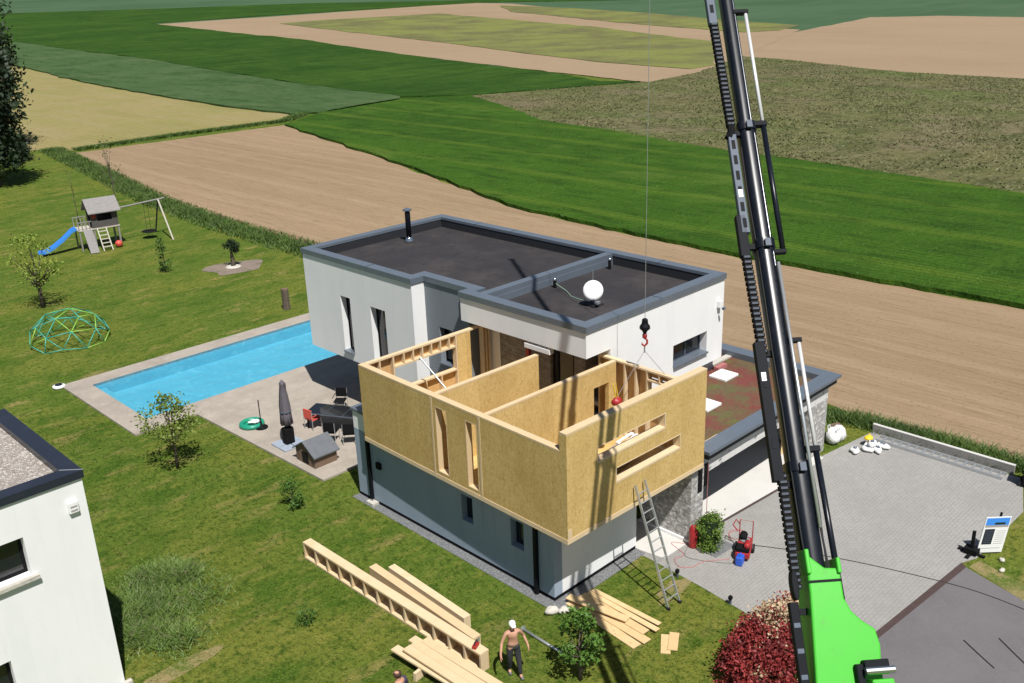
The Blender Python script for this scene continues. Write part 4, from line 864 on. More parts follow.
tree('broadleaf_tree', 'small green leafy tree in front of the plank pile', 'tree', (-2.0, -2.75, 0), 2.0, .56, 34, 40, .10, .12, 'leaf_fresh', .05, .40, 5)
tree('flowering_shrub', 'loose pale flowering shrub at the corner of the pool', 'shrub', (-3.5, 16.3, 0), 2.75, 1.05, 38, 32, .16, .13, 'leaf_yellow', .05, .52, 8)
tree('young_tree', 'young yellow green tree behind the climbing dome', 'tree', (.75, 41.6, 0), 4.1, 1.45, 40, 26, .24, .16, 'leaf_lime', .11, .46, 12)
tree('thin_sapling', 'thin dark sapling in the lawn between swing and dome', 'sapling', (9.05, 43.0, 0), 2.2, .42, 16, 40, .12, .12, 'leaf_green', .04, .12, 14)
tree('sparse_tree', 'sparse nearly bare young tree behind the wooden playhouse', 'tree', (16.0, 66.5, 0), 5.6, 1.1, 26, 9, .22, .16, 'leaf_dull', .045, .2, 15)
tree('sapling', 'bare thin sapling left of the wooden playhouse', 'sapling', (11.0, 62.0, 0), 5.2, .5, 8, 5, .2, .12, 'leaf_dull', .03, .3, 16)
tree('low_shrub', 'low green shrub on the lawn near the plank frames', 'shrub', (-2.15, 10.45, 0), .95, .38, 14, 45, .10, .09, 'leaf_green', .03, .1, 17)
tree('seedling_shrub', 'tiny dark green seedling on the lawn in front of the ladder frames', 'shrub', (-5.5, 4.5, 0), .55, .25, 8, 40, .07, .07, 'leaf_green', .02, .1, 18)
tree('tall_tree', 'tall dark green tree at the left edge beside the stubble field', 'tree', (20.6, 113.0, 0), 24, 4.3, 170, 70, .75, .5, 'leaf_dark', .45, .07, 19)
tree('dark_hedge_bush', 'dark bush at the foot of the tall dark tree', 'shrub', (19.2, 101.0, 0), 2.0, 1.9, 30, 60, .4, .3, 'leaf_dark', .1, .1, 21)
tree('tall_tree', 'dense dark green tree standing in the lawn at the far left edge', 'tree', (12.6, 86.0, 0), 15, 3.6, 110, 60, .65, .5, 'leaf_dark', .35, .12, 27)
t = tree('topiary_palm', 'small dark topiary tree in the round earth bed', 'tree', (12.6, 40.6, 0), 1.6, .45, 14, 60, .11, .14, 'leaf_dark', .15, .68, 22, branches=False)
MB().lathe([(.5, 0), (.42, .05), (.2, .08)], (0, 0, .012), 18).build('gravel_mulch', 'stone', t)
t = thing('log_post', 'short dark stump standing on the lawn beside the house', 'post', (9.97, 29.97, 0))
MB().lathe([(.22, 0), (.2, .5), (.21, 1.15), (.19, 1.2)], n=12, wob=lambda a, z: .06 * math.sin(3 * a)).build('trunk', 'bark', t); MB().lathe([(.185, 1.2), (.18, 1.215)], n=12).build('cut_face', 'brown_wood', t)
# red photinia with cream blossom by the crane
t = thing('red_shrub', 'big red leaved shrub with cream blossom beside the green crane base', 'shrub', (2.15, -6.15, 0))
r = random.Random(31); RC = []; BC = []; mb = MB()
for i in range(230):
    a = r.uniform(0, 2 * PI); q = math.sqrt(r.random()); x = 2.25 * q * math.cos(a); y = 1.15 * q * math.sin(a)
    z = (1.25 * (1 - q * q) ** .5 + .12) * r.uniform(.72, 1.05)
    pat = math.sin(2.1 * x + 1.0) + math.sin(2.9 * y - 1.4 * x) + .75 * x
    (BC if pat > .40 else RC).append((x, y, z))
    if i % 6 == 0: mb.path([(x * .15, y * .15, 0), (x * .5, y * .5, z * .5), (x, y, z)], [.04, .025, .01], 5)
mb.build('trunk', 'bark', t)
leaves('red_foliage', RC + BC[::4], 120, .13, .10, 'leaf_red', t, 32, minz=.03); leaves('cream_blossom', BC + RC[::9], 70, .11, .075, 'blossom', t, 33, aspect=.9, minz=.03)
leaves('inner_foliage', [(x * .8, y * .8, z * .6) for x, y, z in RC + BC], 30, .16, .12, 'leaf_green', t, 34, minz=.03)
# clump of tall grasses by the neighbour
cl = []
ch_ = []
for k in range(16):
    cx_, cy_ = -8.35 + g.normal() * .75, 7.8 + g.normal() * 1.35; sg = .35 + .35 * g.random(); hc = .18 + .24 * g.random()
    for i in range(900):
        dx, dy = g.normal() * sg, g.normal() * sg; x, y = cx_ + dx, cy_ + dy
        if x < -10.1 and y > 5.7: continue
        cl.append((x, y, 0)); ch_.append(hc * math.exp(-(dx * dx + dy * dy) / (2.2 * sg * sg)) + .03)
o = blades('ornamental_grass', cl, np.array(ch_), .03, 'leaf_tuft', 41, 1.3); tag(o, 'wide clump of tall dull green grasses beside the neighbouring house wall', 'ornamental grass')
# clipped boxwood with its pot and slab
t = thing('boxwood_shrub', 'clipped bright green boxwood shrub beside the stone entrance pier', 'shrub', (5.38, -1.62, 0))
BC = []
for i in range(90):
    a = rnd.uniform(0, 2 * PI); u = rnd.random(); q = .36 * (.75 + .3 * math.sin(u * 13)) * (1 if u < .85 else .7)
    BC.append((q * math.cos(a), q * math.sin(a), .1 + 1.05 * u))
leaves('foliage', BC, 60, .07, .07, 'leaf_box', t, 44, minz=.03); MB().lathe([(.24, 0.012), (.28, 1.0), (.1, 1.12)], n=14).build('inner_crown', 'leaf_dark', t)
sheet('planting_square', [(5.0, -2.15), (6.0, -2.2), (6.0, -1.25), (5.0, -1.2)], .016, 'gravel')
t = thing('gas_bottle', 'red gas bottle standing against the stone entrance pier', 'gas bottle', (5.05, -1.25, .01))
MB().lathe([(.13, 0), (.14, .05), (.14, .62), (.09, .74), (.05, .78)], n=16).build('body', 'red', t, smooth=True); MB().tube((0, 0, .77), (0, 0, .86), .03, 8).build('valve', 'steel', t)

# ------------------------------------------------------------------ timber on the lawn
def ladder_frame(name, label, cat, p, q, h, w, open_side, n, mgrp):
    """a flat wall element lying on edge: two rails with studs and a sheathing face"""
    p, q = Vector(p), Vector(q); L = (q - p).length; rz = math.atan2(q.y - p.y, q.x - p.x)
    t = thing(name, label, cat, p, rz, mgrp)
    MB().box(0, L, -w / 2, w / 2, h - .06, h).build('top_rail', 'timber', t); MB().box(0, L, -w / 2, w / 2, .01, .07).build('bottom_rail', 'timber', t)
    if open_side:
        MB().box(0, L, -w / 2 + .001, -w / 2 + .02, .072, h - .062).build('sheathing', 'timber_inner', t)
        for i in range(n):
            x = (L - .06) * i / (n - 1); MB().box(x, x + .06, -w / 2 + .022, w / 2 - .003, .072, h - .062).build('stud', 'timber', t)
    else:
        MB().box(.002, L - .002, -w / 2 + .003, w / 2 - .003, .072, h - .062).build('sheathing', 'timber', t)
    return t
ladder_frame('wall_frame', 'long open ladder shaped timber frame, longest of the three on the lawn', 'timber frame', (-3.42, -.70, 0), (-3.52, 7.4, 0), .60, .30, True, 14, 'timber frames lying on the lawn')
ladder_frame('wall_frame', 'long closed timber element lying between the ladder frame and the short beam', 'timber frame', (-3.0, .05, 0), (-2.83, 4.9, 0), .45, .26, False, 6, 'timber frames lying on the lawn')
ladder_frame('wall_frame', 'short pale timber element nearest to the house on the lawn', 'timber frame', (-2.56, .93, 0), (-2.42, 4.5, 0), .42, .24, False, 6, 'timber frames lying on the lawn')
t = thing('hand_saw_machine', 'small red power tool resting on the end of the long frame', 'power tool', (-3.42, -.38, .602), .4)
MB().box(-.14, .10, -.06, .06, 0, .10).build('body', 'red', t, bevel=.02); MB().path([(-.1, 0, .09), (-.08, 0, .17), (.06, 0, .17), (.08, 0, .09)], .02, 6).build('handle', 'rubber', t); MB().lathe([(.09, -.005), (.09, .005)], n=16, m=Matrix.Translation((.14, 0, .09)) @ Matrix.Rotation(R(90), 4, 'X')).build('blade', 'alu', t)
bt = thing('timber_board', 'pale planed board on top of the board stack in the foreground', 'board', (-4.28, 1.15, .37), R(-88), 'boards stacked in the foreground')
MB().box(0, 3.6, -.13, .13, 0, .05).build('plank', 'timber', bt)
k = 0
for (dx, dz, sh, lb) in ((-.265, 0, .0, 'left board of the upper layer of the foreground board stack'), (.27, 0, .1, 'right board of the upper layer of the foreground board stack'),
                         (.13, -.055, -.25, 'board of the lower layer sticking out on the house side of the stack'), (-.14, -.055, .05, 'middle board in the lower layer of the foreground stack'), (-.40, -.11, -.35, 'lowest outer board nearest the camera in the foreground stack')):
    c = copy_tree(bt); c.location = (-4.28 + dx, 1.15 - sh, .37 + dz); c['label'] = lb; c.rotation_euler.z = R(-88 + k * .4); k += 1
for (yy, lb) in ((.45, 'squared bearer under the far end of the foreground board stack'), (-.95, 'squared bearer under the near end of the foreground board stack')):
    o = MB().box(-.75, .55, -.05, .05, 0, .10).box(-.75, .55, -.045, .045, .101, .25).build('bearer', 'timber'); o.location = (-4.2, yy, 0); o.rotation_euler.z = R(8); tag(o, lb, 'bearer', 'bearers under the board stack')
# fan of boards by the house corner
fan = [((.28, -.32), (.02, -3.0), .30, 'lowest light board at the left of the fan of planks'), ((.50, -.38), (.34, -3.1), .28, 'second board of the fan of planks by the house corner'), ((.72, -.42), (.60, -2.85), .27, 'middle long board in the fan of planks by the house corner'),
       ((.92, -.50), (.86, -3.05), .18, 'narrow board crossing the fan of planks by the house corner'), ((1.06, -.55), (1.08, -2.95), .16, 'right outer board of the fan of planks by the house corner'), ((.30, -.25), (.62, -2.2), .26, 'topmost short board lying across the fan of planks')]
for i, (a, b, w_, lb) in enumerate(fan):
    a, b = Vector(a), Vector(b); L = (b - a).length
    t = MB().box(0, L, -w_ / 2, w_ / 2, .006 + i * .028, .031 + i * .028).build('plank', 'board'); t.location = (a.x, a.y, 0); t.rotation_euler.z = math.atan2(b.y - a.y, b.x - a.x); tag(t, lb, 'plank', 'planks fanned out by the house corner')
for i, (x, y, lb) in enumerate(((.62, -3.5, 'short offcut board lying alone on the lawn, left of the pair'), (.80, -3.62, 'short offcut board lying alone on the lawn, right of the pair'))):
    t = MB().box(-.40 + .05 * i, .40, -.13, .13, .006 + i * .03, .03 + i * .03).build('offcut', 'board'); t.location = (x, y, 0); t.rotation_euler.z = R(36 - 4 * i); tag(t, lb, 'plank', 'two offcuts on the lawn')
for i, (x, y, s, lb) in enumerate(((-.45, -.30, .20, 'larger pale stone at the gravel corner of the house'), (-.20, -.52, .17, 'smaller whitish stone beside the plank fan'), (-.05, -.62, .13, 'smallest whitish stone next to the planks'))):
    o = MB().blob((0, 0, s * .5), s, s * .8, s * .6, 50 + i, .12).build('boulder', 'stone', smooth=True); o.location = (x, y, 0); tag(o, lb, 'stone', 'stones at the house corner')
t = thing('steel_tube', 'grey steel prop tube lying on the lawn behind the shirtless man', 'tube', (-1.56, -.25, .05), R(-91))
MB().tube((0, 0, 0), (1.5, 0, 0), .04, 10).build('outer_tube', 'alu', t, smooth=True); MB().lathe([(.10, -.01), (.10, .01)], m=Matrix.Rotation(R(90), 4, 'Y'), n=12).build('end_plate', 'alu', t)
# extension ladder
t = thing('ladder', 'grey metal ladder leaning against the yellow board wall', 'ladder', (2.15, -2.65, 0), world=True)
TL = Vector((2.08, -1.25, 3.42)); TR = Vector((2.50, -1.26, 3.44)); BL_ = Vector((1.90, -2.64, 0)); BR_ = Vector((2.38, -2.68, 0))
for a, b in ((BL_, TL), (BR_, TR)): MB().beam(a, b, .03, .075, (0, 1, 0)).build('rail', 'alu', t)
for i in range(1, 13):
    f_ = i / 13; MB().tube(BL_.lerp(TL, f_), BR_.lerp(TR, f_), .017, 8).build('rung', 'alu', t)
for p_ in (BL_, BR_): MB().box(p_.x - .03, p_.x + .03, p_.y - .05, p_.y + .05, 0, .09).build('foot', 'rubber', t)

# ------------------------------------------------------------------ driveway things
t = thing('pressure_washer', 'red wheeled pressure washer with tall handle and hoses on the driveway', 'pressure washer', (5.75, -2.65, .012), R(25))
MB().box(-.45, .35, -.22, .22, .10, .30).box(-.1, .34, -.2, .2, .30, .44).build('chassis', 'red', t, bevel=.04)
MB().lathe([(.10, -.15), (.12, -.1), (.12, .12), (.08, .16)], m=Matrix.Translation((.18, .05, .53)) @ Matrix.Rotation(R(90), 4, 'Y'), n=16).build('motor', 'black_matte', t, smooth=True)
MB().box(-.42, -.12, -.2, .2, .30, .46).build('engine_cover', 'black_matte', t, bevel=.03); MB().lathe([(.07, -.16), (.09, -.12), (.09, .12), (.07, .16)], m=Matrix.Translation((-.26, -.12, .53)) @ Matrix.Rotation(R(90), 4, 'Y'), n=14).build('fuel_tank', 'red', t, smooth=True)
MB().path([(.34, -.2, .2), (.42, -.2, .95), (.42, .2, .95), (.34, .2, .2)], .017, 8).build('handle', 'red', t)
MB().path([(.40, .2, .8), (.55, .34, .86), (.46, .42, .7), (.40, .25, .55)], .02, 6).build('lance_holder', 'red', t)
for s_ in (-1, 1): MB().lathe([(.13, -.03), (.14, 0), (.13, .03)], m=Matrix.Translation((.2, s_ * .27, .14)) @ Matrix.Rotation(R(90), 4, 'X'), n=18).build('wheel', 'rubber', t)
MB().lathe([(.16, 0), (.16, .02), (.05, .04)], c=(.1, .0, .45), n=14).build('hose_reel', 'steel', t)
t = thing('blue_canister', 'blue plastic canister in front of the red pressure washer', 'canister', (5.2, -2.86, .012), .3)
MB().box(-.15, .15, -.11, .11, 0, .30).build('body', 'blue', t, bevel=.04); MB().path([(-.08, 0, .29), (-.07, 0, .36), (.07, 0, .36), (.08, 0, .29)], .018, 6).build('handle', 'blue', t)
def hose(name, label, pts, r_, m):
    P = [Vector((x, y, .018 + .004)) for x, y in pts]; Q = []
    for i in range(len(P) - 1):
        p0 = P[max(i - 1, 0)]; p1 = P[i]; p2 = P[i + 1]; p3 = P[min(i + 2, len(P) - 1)]
        for k in range(6):
            u = k / 6; Q.append(.5 * ((2 * p1) + (p2 - p0) * u + (2 * p0 - 5 * p1 + 4 * p2 - p3) * u * u + (3 * p1 - p0 - 3 * p2 + p3) * u ** 3))
    Q.append(P[-1]); o = MB().path(Q, r_, 6).build(name, m); tag(o, label, 'hose'); return o
hose('garden_hose', 'faded red hose looping over the driveway beside the pressure washer', [(5.2, -2.5), (4.6, -2.0), (4.1, -1.9), (3.85, -1.6), (4.1, -1.25), (4.5, -1.3), (4.8, -.62), (5.3, -1.75)], .012, 'hose_pink')
hose('garden_hose', 'grey hose from the pressure washer towards the entrance pier', [(5.1, -2.75), (4.6, -1.95), (4.45, -1.4), (4.9, -1.15), (5.0, -1.1)], .011, 'hose_grey')
hose('garden_hose', 'coiled pale hose loop on the driveway behind the pressure washer', [(6.1, -1.9), (6.6, -1.6), (6.9, -1.9), (6.6, -2.15), (6.25, -1.95), (6.5, -1.65), (6.85, -1.85)], .011, 'hose_pink')
hose('power_cable', 'thin dark cable running across the whole driveway to the street', [(6.2, -2.3), (6.9, -3.6), (7.5, -5.0), (8.04, -6.6), (8.5, -8.4), (8.55, -9.9), (8.4, -11.4)], .011, 'rubber')
for i, (p_, q_, lb) in enumerate((((6.1, -9.2), (5.5, -10.2), 'short dark cable on the asphalt, nearer the red drain'), ((6.8, -9.85), (6.2, -10.7), 'short dark cable on the asphalt, nearer the photo edge'))):
    hose('power_cable', lb, [p_, ((p_[0] + q_[0]) / 2, (p_[1] + q_[1]) / 2 + .01), q_], .016, 'rubber')
for (x, y, lb) in ((3.38, -1.86, 'dark path light at the lawn edge near the ladder'), (3.31, -3.76, 'dark path light at the lawn edge near the red shrub')):
    t = thing('path_light', lb, 'path light', (x, y, 0), 0, 'path lights along the driveway')
    MB().box(-.03, .03, -.03, .03, 0, .16).build('post', 'guide_grey', t); MB().box(-.055, .055, -.05, .05, .16, .27).build('lamp_head', 'black_matte', t, bevel=.015)
t = thing('valve_cap', 'x', 'cap', (0, 0, 0)) if False else None
# white sacks
def sack(label, x, y, z, rz, s, grp):
    t = thing('white_bag', label, 'bag', (x, y, z), rz, grp)
    MB().blob((0, 0, .13 * s), .34 * s, .22 * s, .13 * s, int(100 * (x + 20)), .14, flat=.0).build('body', 'sackcloth', t, smooth=True)
    MB().box(-.12 * s, .12 * s, -.08 * s, .08 * s, .262 * s, .27 * s).build('printed_patch', 'guide_grey', t); return t
bl = [(14.35, -1.95, .012, .3, 'white bag at the left front of the bag pile on the driveway'), (14.75, -2.25, .012, 1.1, 'white bag in the middle of the bag pile on the driveway'), (15.1, -2.15, .012, .1, 'white bag at the back of the bag pile on the driveway'),
      (14.95, -2.55, .012, .7, 'white bag at the right front of the bag pile on the driveway'), (15.0, -2.3, .20, .5, 'white bag lying on top of the bag pile on the driveway'), (15.35, -2.55, .012, 1.4, 'white bag furthest right in the bag pile on the driveway')]
for x, y, z, rz, lb in bl: sack(lb, x, y, z * .75 + .003, rz, .78, 'white bags on the driveway')
t = thing('yellow_sack', 'small yellow sack on top of the white bag pile', 'sack', (15.2, -2.05, .25), .3)
MB().blob((0, 0, .08), .2, .15, .09, 5, .1).build('body', 'yellow', t, smooth=True); MB().tube((.15, 0, .1), (.24, 0, .13), .03, 6).build('tied_end', 'yellow', t)
t = thing('bulk_bag', 'big round white bulk bag on the grass behind the garage corner', 'bulk bag', (14.75, -.95, 0))
MB().blob((0, 0, .27), .46, .38, .32, 8, .17, flat=0).build('body', 'sackcloth', t, smooth=True); MB().blob((.28, .2, .47), .25, .2, .10, 4, .25).build('filling', 'brown_wood', t)
for s_ in (-1, 1): MB().path([(-.3, s_ * .16, .45), (-.30, s_ * .2, .70), (-.14, s_ * .2, .68), (-.1, s_ * .16, .5)], .02, 6).build('lifting_loop', 'sackcloth', t)
t = thing('concrete_wall', 'low grey concrete kerb wall along the back of the driveway', 'wall', (16.45, -4.2, 0))
MB().box(-.06, .06, -2.65, 2.55, 0, .33).build('wall', 'kerb', t); MB().box(-.065, .065, -2.66, 2.56, .331, .36).build('capping', 'slab', t)
t = thing('lying_ladder', 'grey metal ladder lying flat along the low concrete wall', 'ladder', (15.95, -2.1, .02), R(-90))
for s_ in (-.22, .22): MB().box(0, 4.6, s_ - .035, s_ + .035, 0, .09).build('rail', 'alu', t)
for i in range(15): MB().box(.2 + i * .3, .26 + i * .3, -.185, .185, .02, .07).build('rung', 'alu', t)
t = thing('waste_bin', 'black wheeled waste bin at the right edge of the driveway', 'bin', (15.95, -7.6, .012), .2)
MB().prism([(-.25, -.25), (.25, -.25), (.29, .29), (-.29, .29)], .06, .88).build('body', 'black_matte', t, bevel=.03); MB().box(-.31, .31, -.31, .33, .885, .96).build('lid', 'black', t, bevel=.03)
for s_ in (-.22, .22): MB().lathe([(.1, -.03), (.1, .03)], m=Matrix.Translation((s_, .3, .10)) @ Matrix.Rotation(R(90), 4, 'Y'), n=14).build('wheel', 'rubber', t)
# information board
t = thing('sign_board', 'leaning white information board with photo on a dark post at the lawn corner', 'sign', (10.75, -8.1, 0))
bx = Vector((11.04 - 10.49, -8.37 + 7.84, 0)).normalized(); bz = Vector((.17, -.08, 1.12)).normalized(); bn = bx.cross(bz)
def sp(u, v, n): return Vector((-.27, .26, .06)) + bx * u + bz * v + bn * n
def sbox(u0, u1, v0, v1, n0, n1):
    m = MB(); c = [(u0, v0, n0), (u1, v0, n0), (u1, v1, n0), (u0, v1, n0), (u0, v0, n1), (u1, v0, n1), (u1, v1, n1), (u0, v1, n1)]
    m.add([sp(*p) for p in c], [(3, 2, 1, 0), (4, 5, 6, 7), (0, 1, 5, 4), (1, 2, 6, 5), (2, 3, 7, 6), (3, 0, 4, 7)]); return m
pn = sbox(0, .76, 0, 1.2, -.015, .015).build('panel', 'white', t)
sbox(.03, .73, .93, 1.17, .016, .019).build('photo_sky', 'slide_blue', pn); sbox(.03, .73, .86, .93, .016, .019).build('photo_foreground', 'grey_panel', pn)
mb = MB(); m2 = sbox(.30, .62, .95, 1.02, .020, .022); m2.build('photo_trees', 'leaf_dark', pn)
sbox(.06, .36, .28, .80, .016, .019).build('text_panel', 'coping_dark', pn)
for kk in range(6): sbox(.10, .32, .34 + kk * .075, .355 + kk * .075, .020, .022).build('text_line', 'guide_grey', pn)
for kk in range(7): sbox(.42, .70, .30 + kk * .07, .312 + kk * .07, .016, .019).build('text_line', 'grey_panel', pn)
sbox(.10, .66, .14, .155, .016, .019).build('text_line', 'grey_panel', pn)
MB().tube(sp(.45, 0, -.06) + Vector((0, 0, -.05)), sp(.45, 1.32, -.05), .035, 8).build('support_post', 'black', t)
t = thing('bollard', 'short dark post with a spread foot beside the information board', 'bollard', (10.42, -7.72, .012))
MB().box(-.045, .045, -.045, .045, .02, .78).build('post', 'black_matte', t, bevel=.01); MB().box(-.4, .4, -.05, .05, 0, .05).box(-.05, .05, -.4, .4, .001, .051).build('foot', 'black_matte', t)
MB().box(-.16, .16, -.2, .2, .052, .2).build('weight', 'black_matte', t)
for i, (x, y, lb) in enumerate(((10.6, -8.55, 'white pebble under the information board'), (10.05, -8.75, 'white pebble at the edge of the street grass'))):
    o = MB().blob((0, 0, .05), .1, .08, .06, 70 + i, .15).build('pebble', 'stone', smooth=True); o.location = (x, y, 0); tag(o, lb, 'stone', 'pebbles beside the street')
o = MB().box(0, .035, -.13, .13, 0, 1.35).build('leaning_board', 'board'); o.location = (12.5, -.1, .03); o.rotation_euler = (0, R(8), .6); tag(o, 'tan plank leaning upright inside the open garage', 'plank')
# neighbour roof bolt-like spot in the lawn
t = thing('pool_lamp', 'round white lamp on the lawn at the outer pool corner', 'lamp', (-3.45, 28.1, .0))
MB().lathe([(.22, 0), (.28, .06), (.28, .14), (.15, .17)], n=18).build('body', 'white', t, smooth=True); MB().lathe([(.17, .17), (.16, .19)], n=18).build('lens', 'glass_dark', t)

# ------------------------------------------------------------------ terrace things
t = thing('closed_parasol', 'closed purple grey cantilever parasol on a blue grey slab base', 'parasol', (.43, 14.7, .075))
for q_ in range(4):
    m_ = Matrix.Rotation(q_ * PI / 2, 4, 'Z'); MB().box(.02, .52, .02, .52, 0, .07, m_).build('base_slab', 'granite', t, bevel=.02)
MB().tube((.12, .12, .07), (.28, .30, 2.45), .045, 10).build('pole', 'black_matte', t)
MB().box(-.2, .2, -.16, .16, .07, .75).build('crank_housing', 'black_matte', t, bevel=.05)
MB().lathe([(.06, .85), (.24, .9), (.21, 1.3), (.20, 1.7), (.15, 2.2), (.10, 2.55), (.12, 2.6), (.03, 2.75)], n=24, wob=lambda a, z: .13 * math.sin(8 * a + z)).build('canopy', 'canvas', t, smooth=True)
MB().lathe([(.235, 1.42), (.235, 1.46)], n=20).build('tie_band', 'guide_grey', t)
t = thing('parasol_stand', 'empty round black parasol stand beside the green ring on the terrace', 'parasol stand', (.5, 16.9, .075))
MB().lathe([(.26, 0), (.26, .05), (.06, .1), (.035, .3)], n=22).build('base', 'black_matte', t, smooth=True); MB().tube((0, 0, .25), (0, 0, 1.25), .022, 8).build('pole', 'black', t)
t = thing('paddling_ring', 'round green inflatable ring holding white cloths on the terrace', 'inflatable', (.35, 17.4, .075))
MB().path([(.42 * math.cos(a), .42 * math.sin(a), .09) for a in [2 * PI * i / 24 for i in range(24)]], .10, 10, closed=True).build('ring', 'pool_green', t, smooth=True)
MB().lathe([(.36, .02), (.36, .05)], n=20).build('floor', 'pool_green', t)
o = MB().blob((0, 0, .1), .22, .17, .07, 9, .2).build('cloth', 'sackcloth', smooth=True); o.location = (.45, 17.35, .15); tag(o, 'crumpled white cloth lying in the green ring', 'cloth')
t = thing('dog_house', 'brown wooden dog house with grey pitched roof at the terrace edge', 'dog house', (.42, 12.75, .075), R(90))
MB().prism([(-.62, 0), (.62, 0), (.62, .52), (0, .92), (-.62, .52)], -.5, .5, lambda x, z, y: (x, y, z)).build('body', 'brown_wood', t)
mb = MB()
for s_ in (-1, 1): mb.prism([(0, .97), (s_ * .74, .50), (s_ * .74, .45), (0, .92)], -.58, .58, lambda x, z, y: (x, y, z))
mb.build('roof', 'shingle', t)
MB().box(-.2, .2, .501, .51, .05, .5).build('door_opening', 'black', t)
t = thing('garden_table', 'long black garden table with three dark panels on the terrace', 'table', (2.72, 14.55, .075), R(118))
MB().box(-1.25, 1.25, -.5, .5, .68, .71).build('frame', 'guide_grey', t)
for k_ in range(3): MB().box(-1.23 + k_ * .83, -.43 + k_ * .83, -.47, .47, .711, .725).build('top_panel', 'glass_dark', t)
for sx in (-1, 1):
    for sy in (-1, 1): MB().box(sx * 1.17 - .03, sx * 1.17 + .03, sy * .43 - .03, sy * .43 + .03, 0, .679).build('leg', 'black_matte', t)
def chair(label, x, y, rz, m, grp, first=[None]):
    if first[0] is None or m != 'black_matte':
        t = thing('garden_chair', label, 'chair', (x, y, .075), rz, grp)
        MB().box(-.24, .24, -.24, .24, .42, .46).build('seat', m, t, bevel=.02); MB().box(-.24, .24, -.28, -.24, .50, .92).build('backrest', m, t, bevel=.02)
        for sx in (-1, 1):
            MB().tube((sx * .24, .22, 0), (sx * .24, .2, .44), .014, 6).build('leg', 'alu', t); MB().tube((sx * .24, -.26, 0), (sx * .24, -.27, .9), .014, 6).build('leg', 'alu', t)
            MB().tube((sx * .26, -.26, .64), (sx * .26, .2, .62), .018, 6).build('armrest', m, t)
        if first[0] is None and m == 'black_matte': first[0] = t
        return t
    c = copy_tree(first[0]); c.location = (x, y, .075); c.rotation_euler.z = rz; c['label'] = label; return c
chair('black garden chair at the far long side of the table', 3.75, 15.9, R(130), 'black_matte', 'chairs around the garden table')
chair('black garden chair at the near long side of the table, by the dog house', 1.75, 13.65, R(-55), 'black_matte', 'chairs around the garden table')
chair('black garden chair at the near long side of the table, by the house pier', 2.15, 13.0, R(-40), 'black_matte', 'chairs around the garden table')
chair('small coral red garden chair beside the garden table', 1.95, 15.25, R(-80), 'red_plastic', 'chairs around the garden table')

# ------------------------------------------------------------------ garden play things
t = thing('climbing_dome', 'low geodesic climbing dome of teal and lime green tubes', 'climbing dome', (-.45, 34.5, 0))
bm = bmesh.new(); bmesh.ops.create_icosphere(bm, subdivisions=2, radius=1.0)
rot = Matrix.Rotation(.3, 3, 'Z') @ Matrix.Rotation(R(31.7), 3, 'X')
vv = [rot @ v.co for v in bm.verts]; ed = [(e.verts[0].index, e.verts[1].index) for e in bm.edges]; bm.free()
RD, HD = 2.05, 1.7; teal = MB(); lime = MB(); kk = 0
for a, b in ed:
    p, q = vv[a], vv[b]
    if p.z < -.18 or q.z < -.18: continue
    P_ = Vector((p.x * RD, p.y * RD, max(0, p.z * HD))); Q_ = Vector((q.x * RD, q.y * RD, max(0, q.z * HD)))
    if P_.z < .02 and Q_.z < .02: continue
    kk += 1; MB().tube(P_, Q_, .026, 6).build('tube', 'lime' if kk % 3 == 0 else 'teal', t, smooth=True)
t = thing('playhouse', 'weathered wooden playhouse on stilts with grey pitched roof and ladder', 'playhouse', (9.6, 53.4, 0), R(-8))
for sx in (-.85, .85):
    for sy in (-.65, .65): MB().box(sx - .06, sx + .06, sy - .06, sy + .06, 0, 1.5).build('stilt', 'weathered', t)
MB().box(-1.9, .95, -.75, .75, 1.45, 1.53).build('deck', 'bare_wood', t)
MB().wall(-.9, .9, 1.53, 2.75, [(-.5, .5, 2.0, 2.5)], .05, lambda u, z, n: (u, -.7 + n, z)).wall(-.9, .9, 1.53, 2.75, [], .05, lambda u, z, n: (u, .65 + n, z)).wall(-.65, .65, 1.53, 2.75, [], .05, lambda u, z, n: (.85 + n, u, z)).wall(-.65, .65, 1.53, 2.75, [(-.35, .35, 1.53, 2.5)], .05, lambda u, z, n: (-.9 + n, u, z)).build('wall', 'weathered_dark', t)
MB().prism([(-.75, 2.75), (.75, 2.75), (0, 3.45)], -.9, .9, lambda y, z, x: (x, y, z)).build('gable', 'weathered_dark', t)
mb = MB()
for s_ in (-1, 1): mb.prism([(0, 3.56), (s_ * 1.0, 2.66), (s_ * 1.0, 2.60), (0, 3.50)], -1.12, 1.12, lambda y, z, x: (x, y, z))
mb.build('roof', 'weathered', t)
mb = MB()
for x in (-1.85, -1.6, -1.35, -1.1): mb.box(x - .03, x + .03, .68, .74, 1.53, 2.2).box(x - .03, x + .03, -.74, -.68, 1.53, 2.05)
mb.build('railing_post', 'weathered', t); MB().box(-1.9, -.95, .67, .75, 2.2, 2.26).build('railing', 'weathered', t); MB().box(-1.9, -.95, -.75, -.67, 2.05, 2.11).build('railing', 'weathered', t)
for y in (-.62, -.12): MB().beam((-1.0 - .0, -.75 + 0, 1.5), (-1.0, -1.95, .02), .08, .05).build('stringer', 'bare_wood', t) if False else None
for s_ in (-.30, .30): MB().beam((-.35 + s_, -.76, 1.52), (-.35 + s_, -1.75, .02), .07, .10).build('stair_stringer', 'bare_wood', t)
for k_ in range(5): MB().box(-.62, -.08, -.98 - k_ * .17, -.82 - k_ * .17, 1.27 - k_ * .25, 1.31 - k_ * .25).build('tread', 'bare_wood', t)
MB().beam((-1.3, -.76, 1.5), (-1.3, -1.9, .04), .6, .05).build('climbing_ramp', 'weathered', t)
for s_ in (-.85, ): pass
mb = MB()
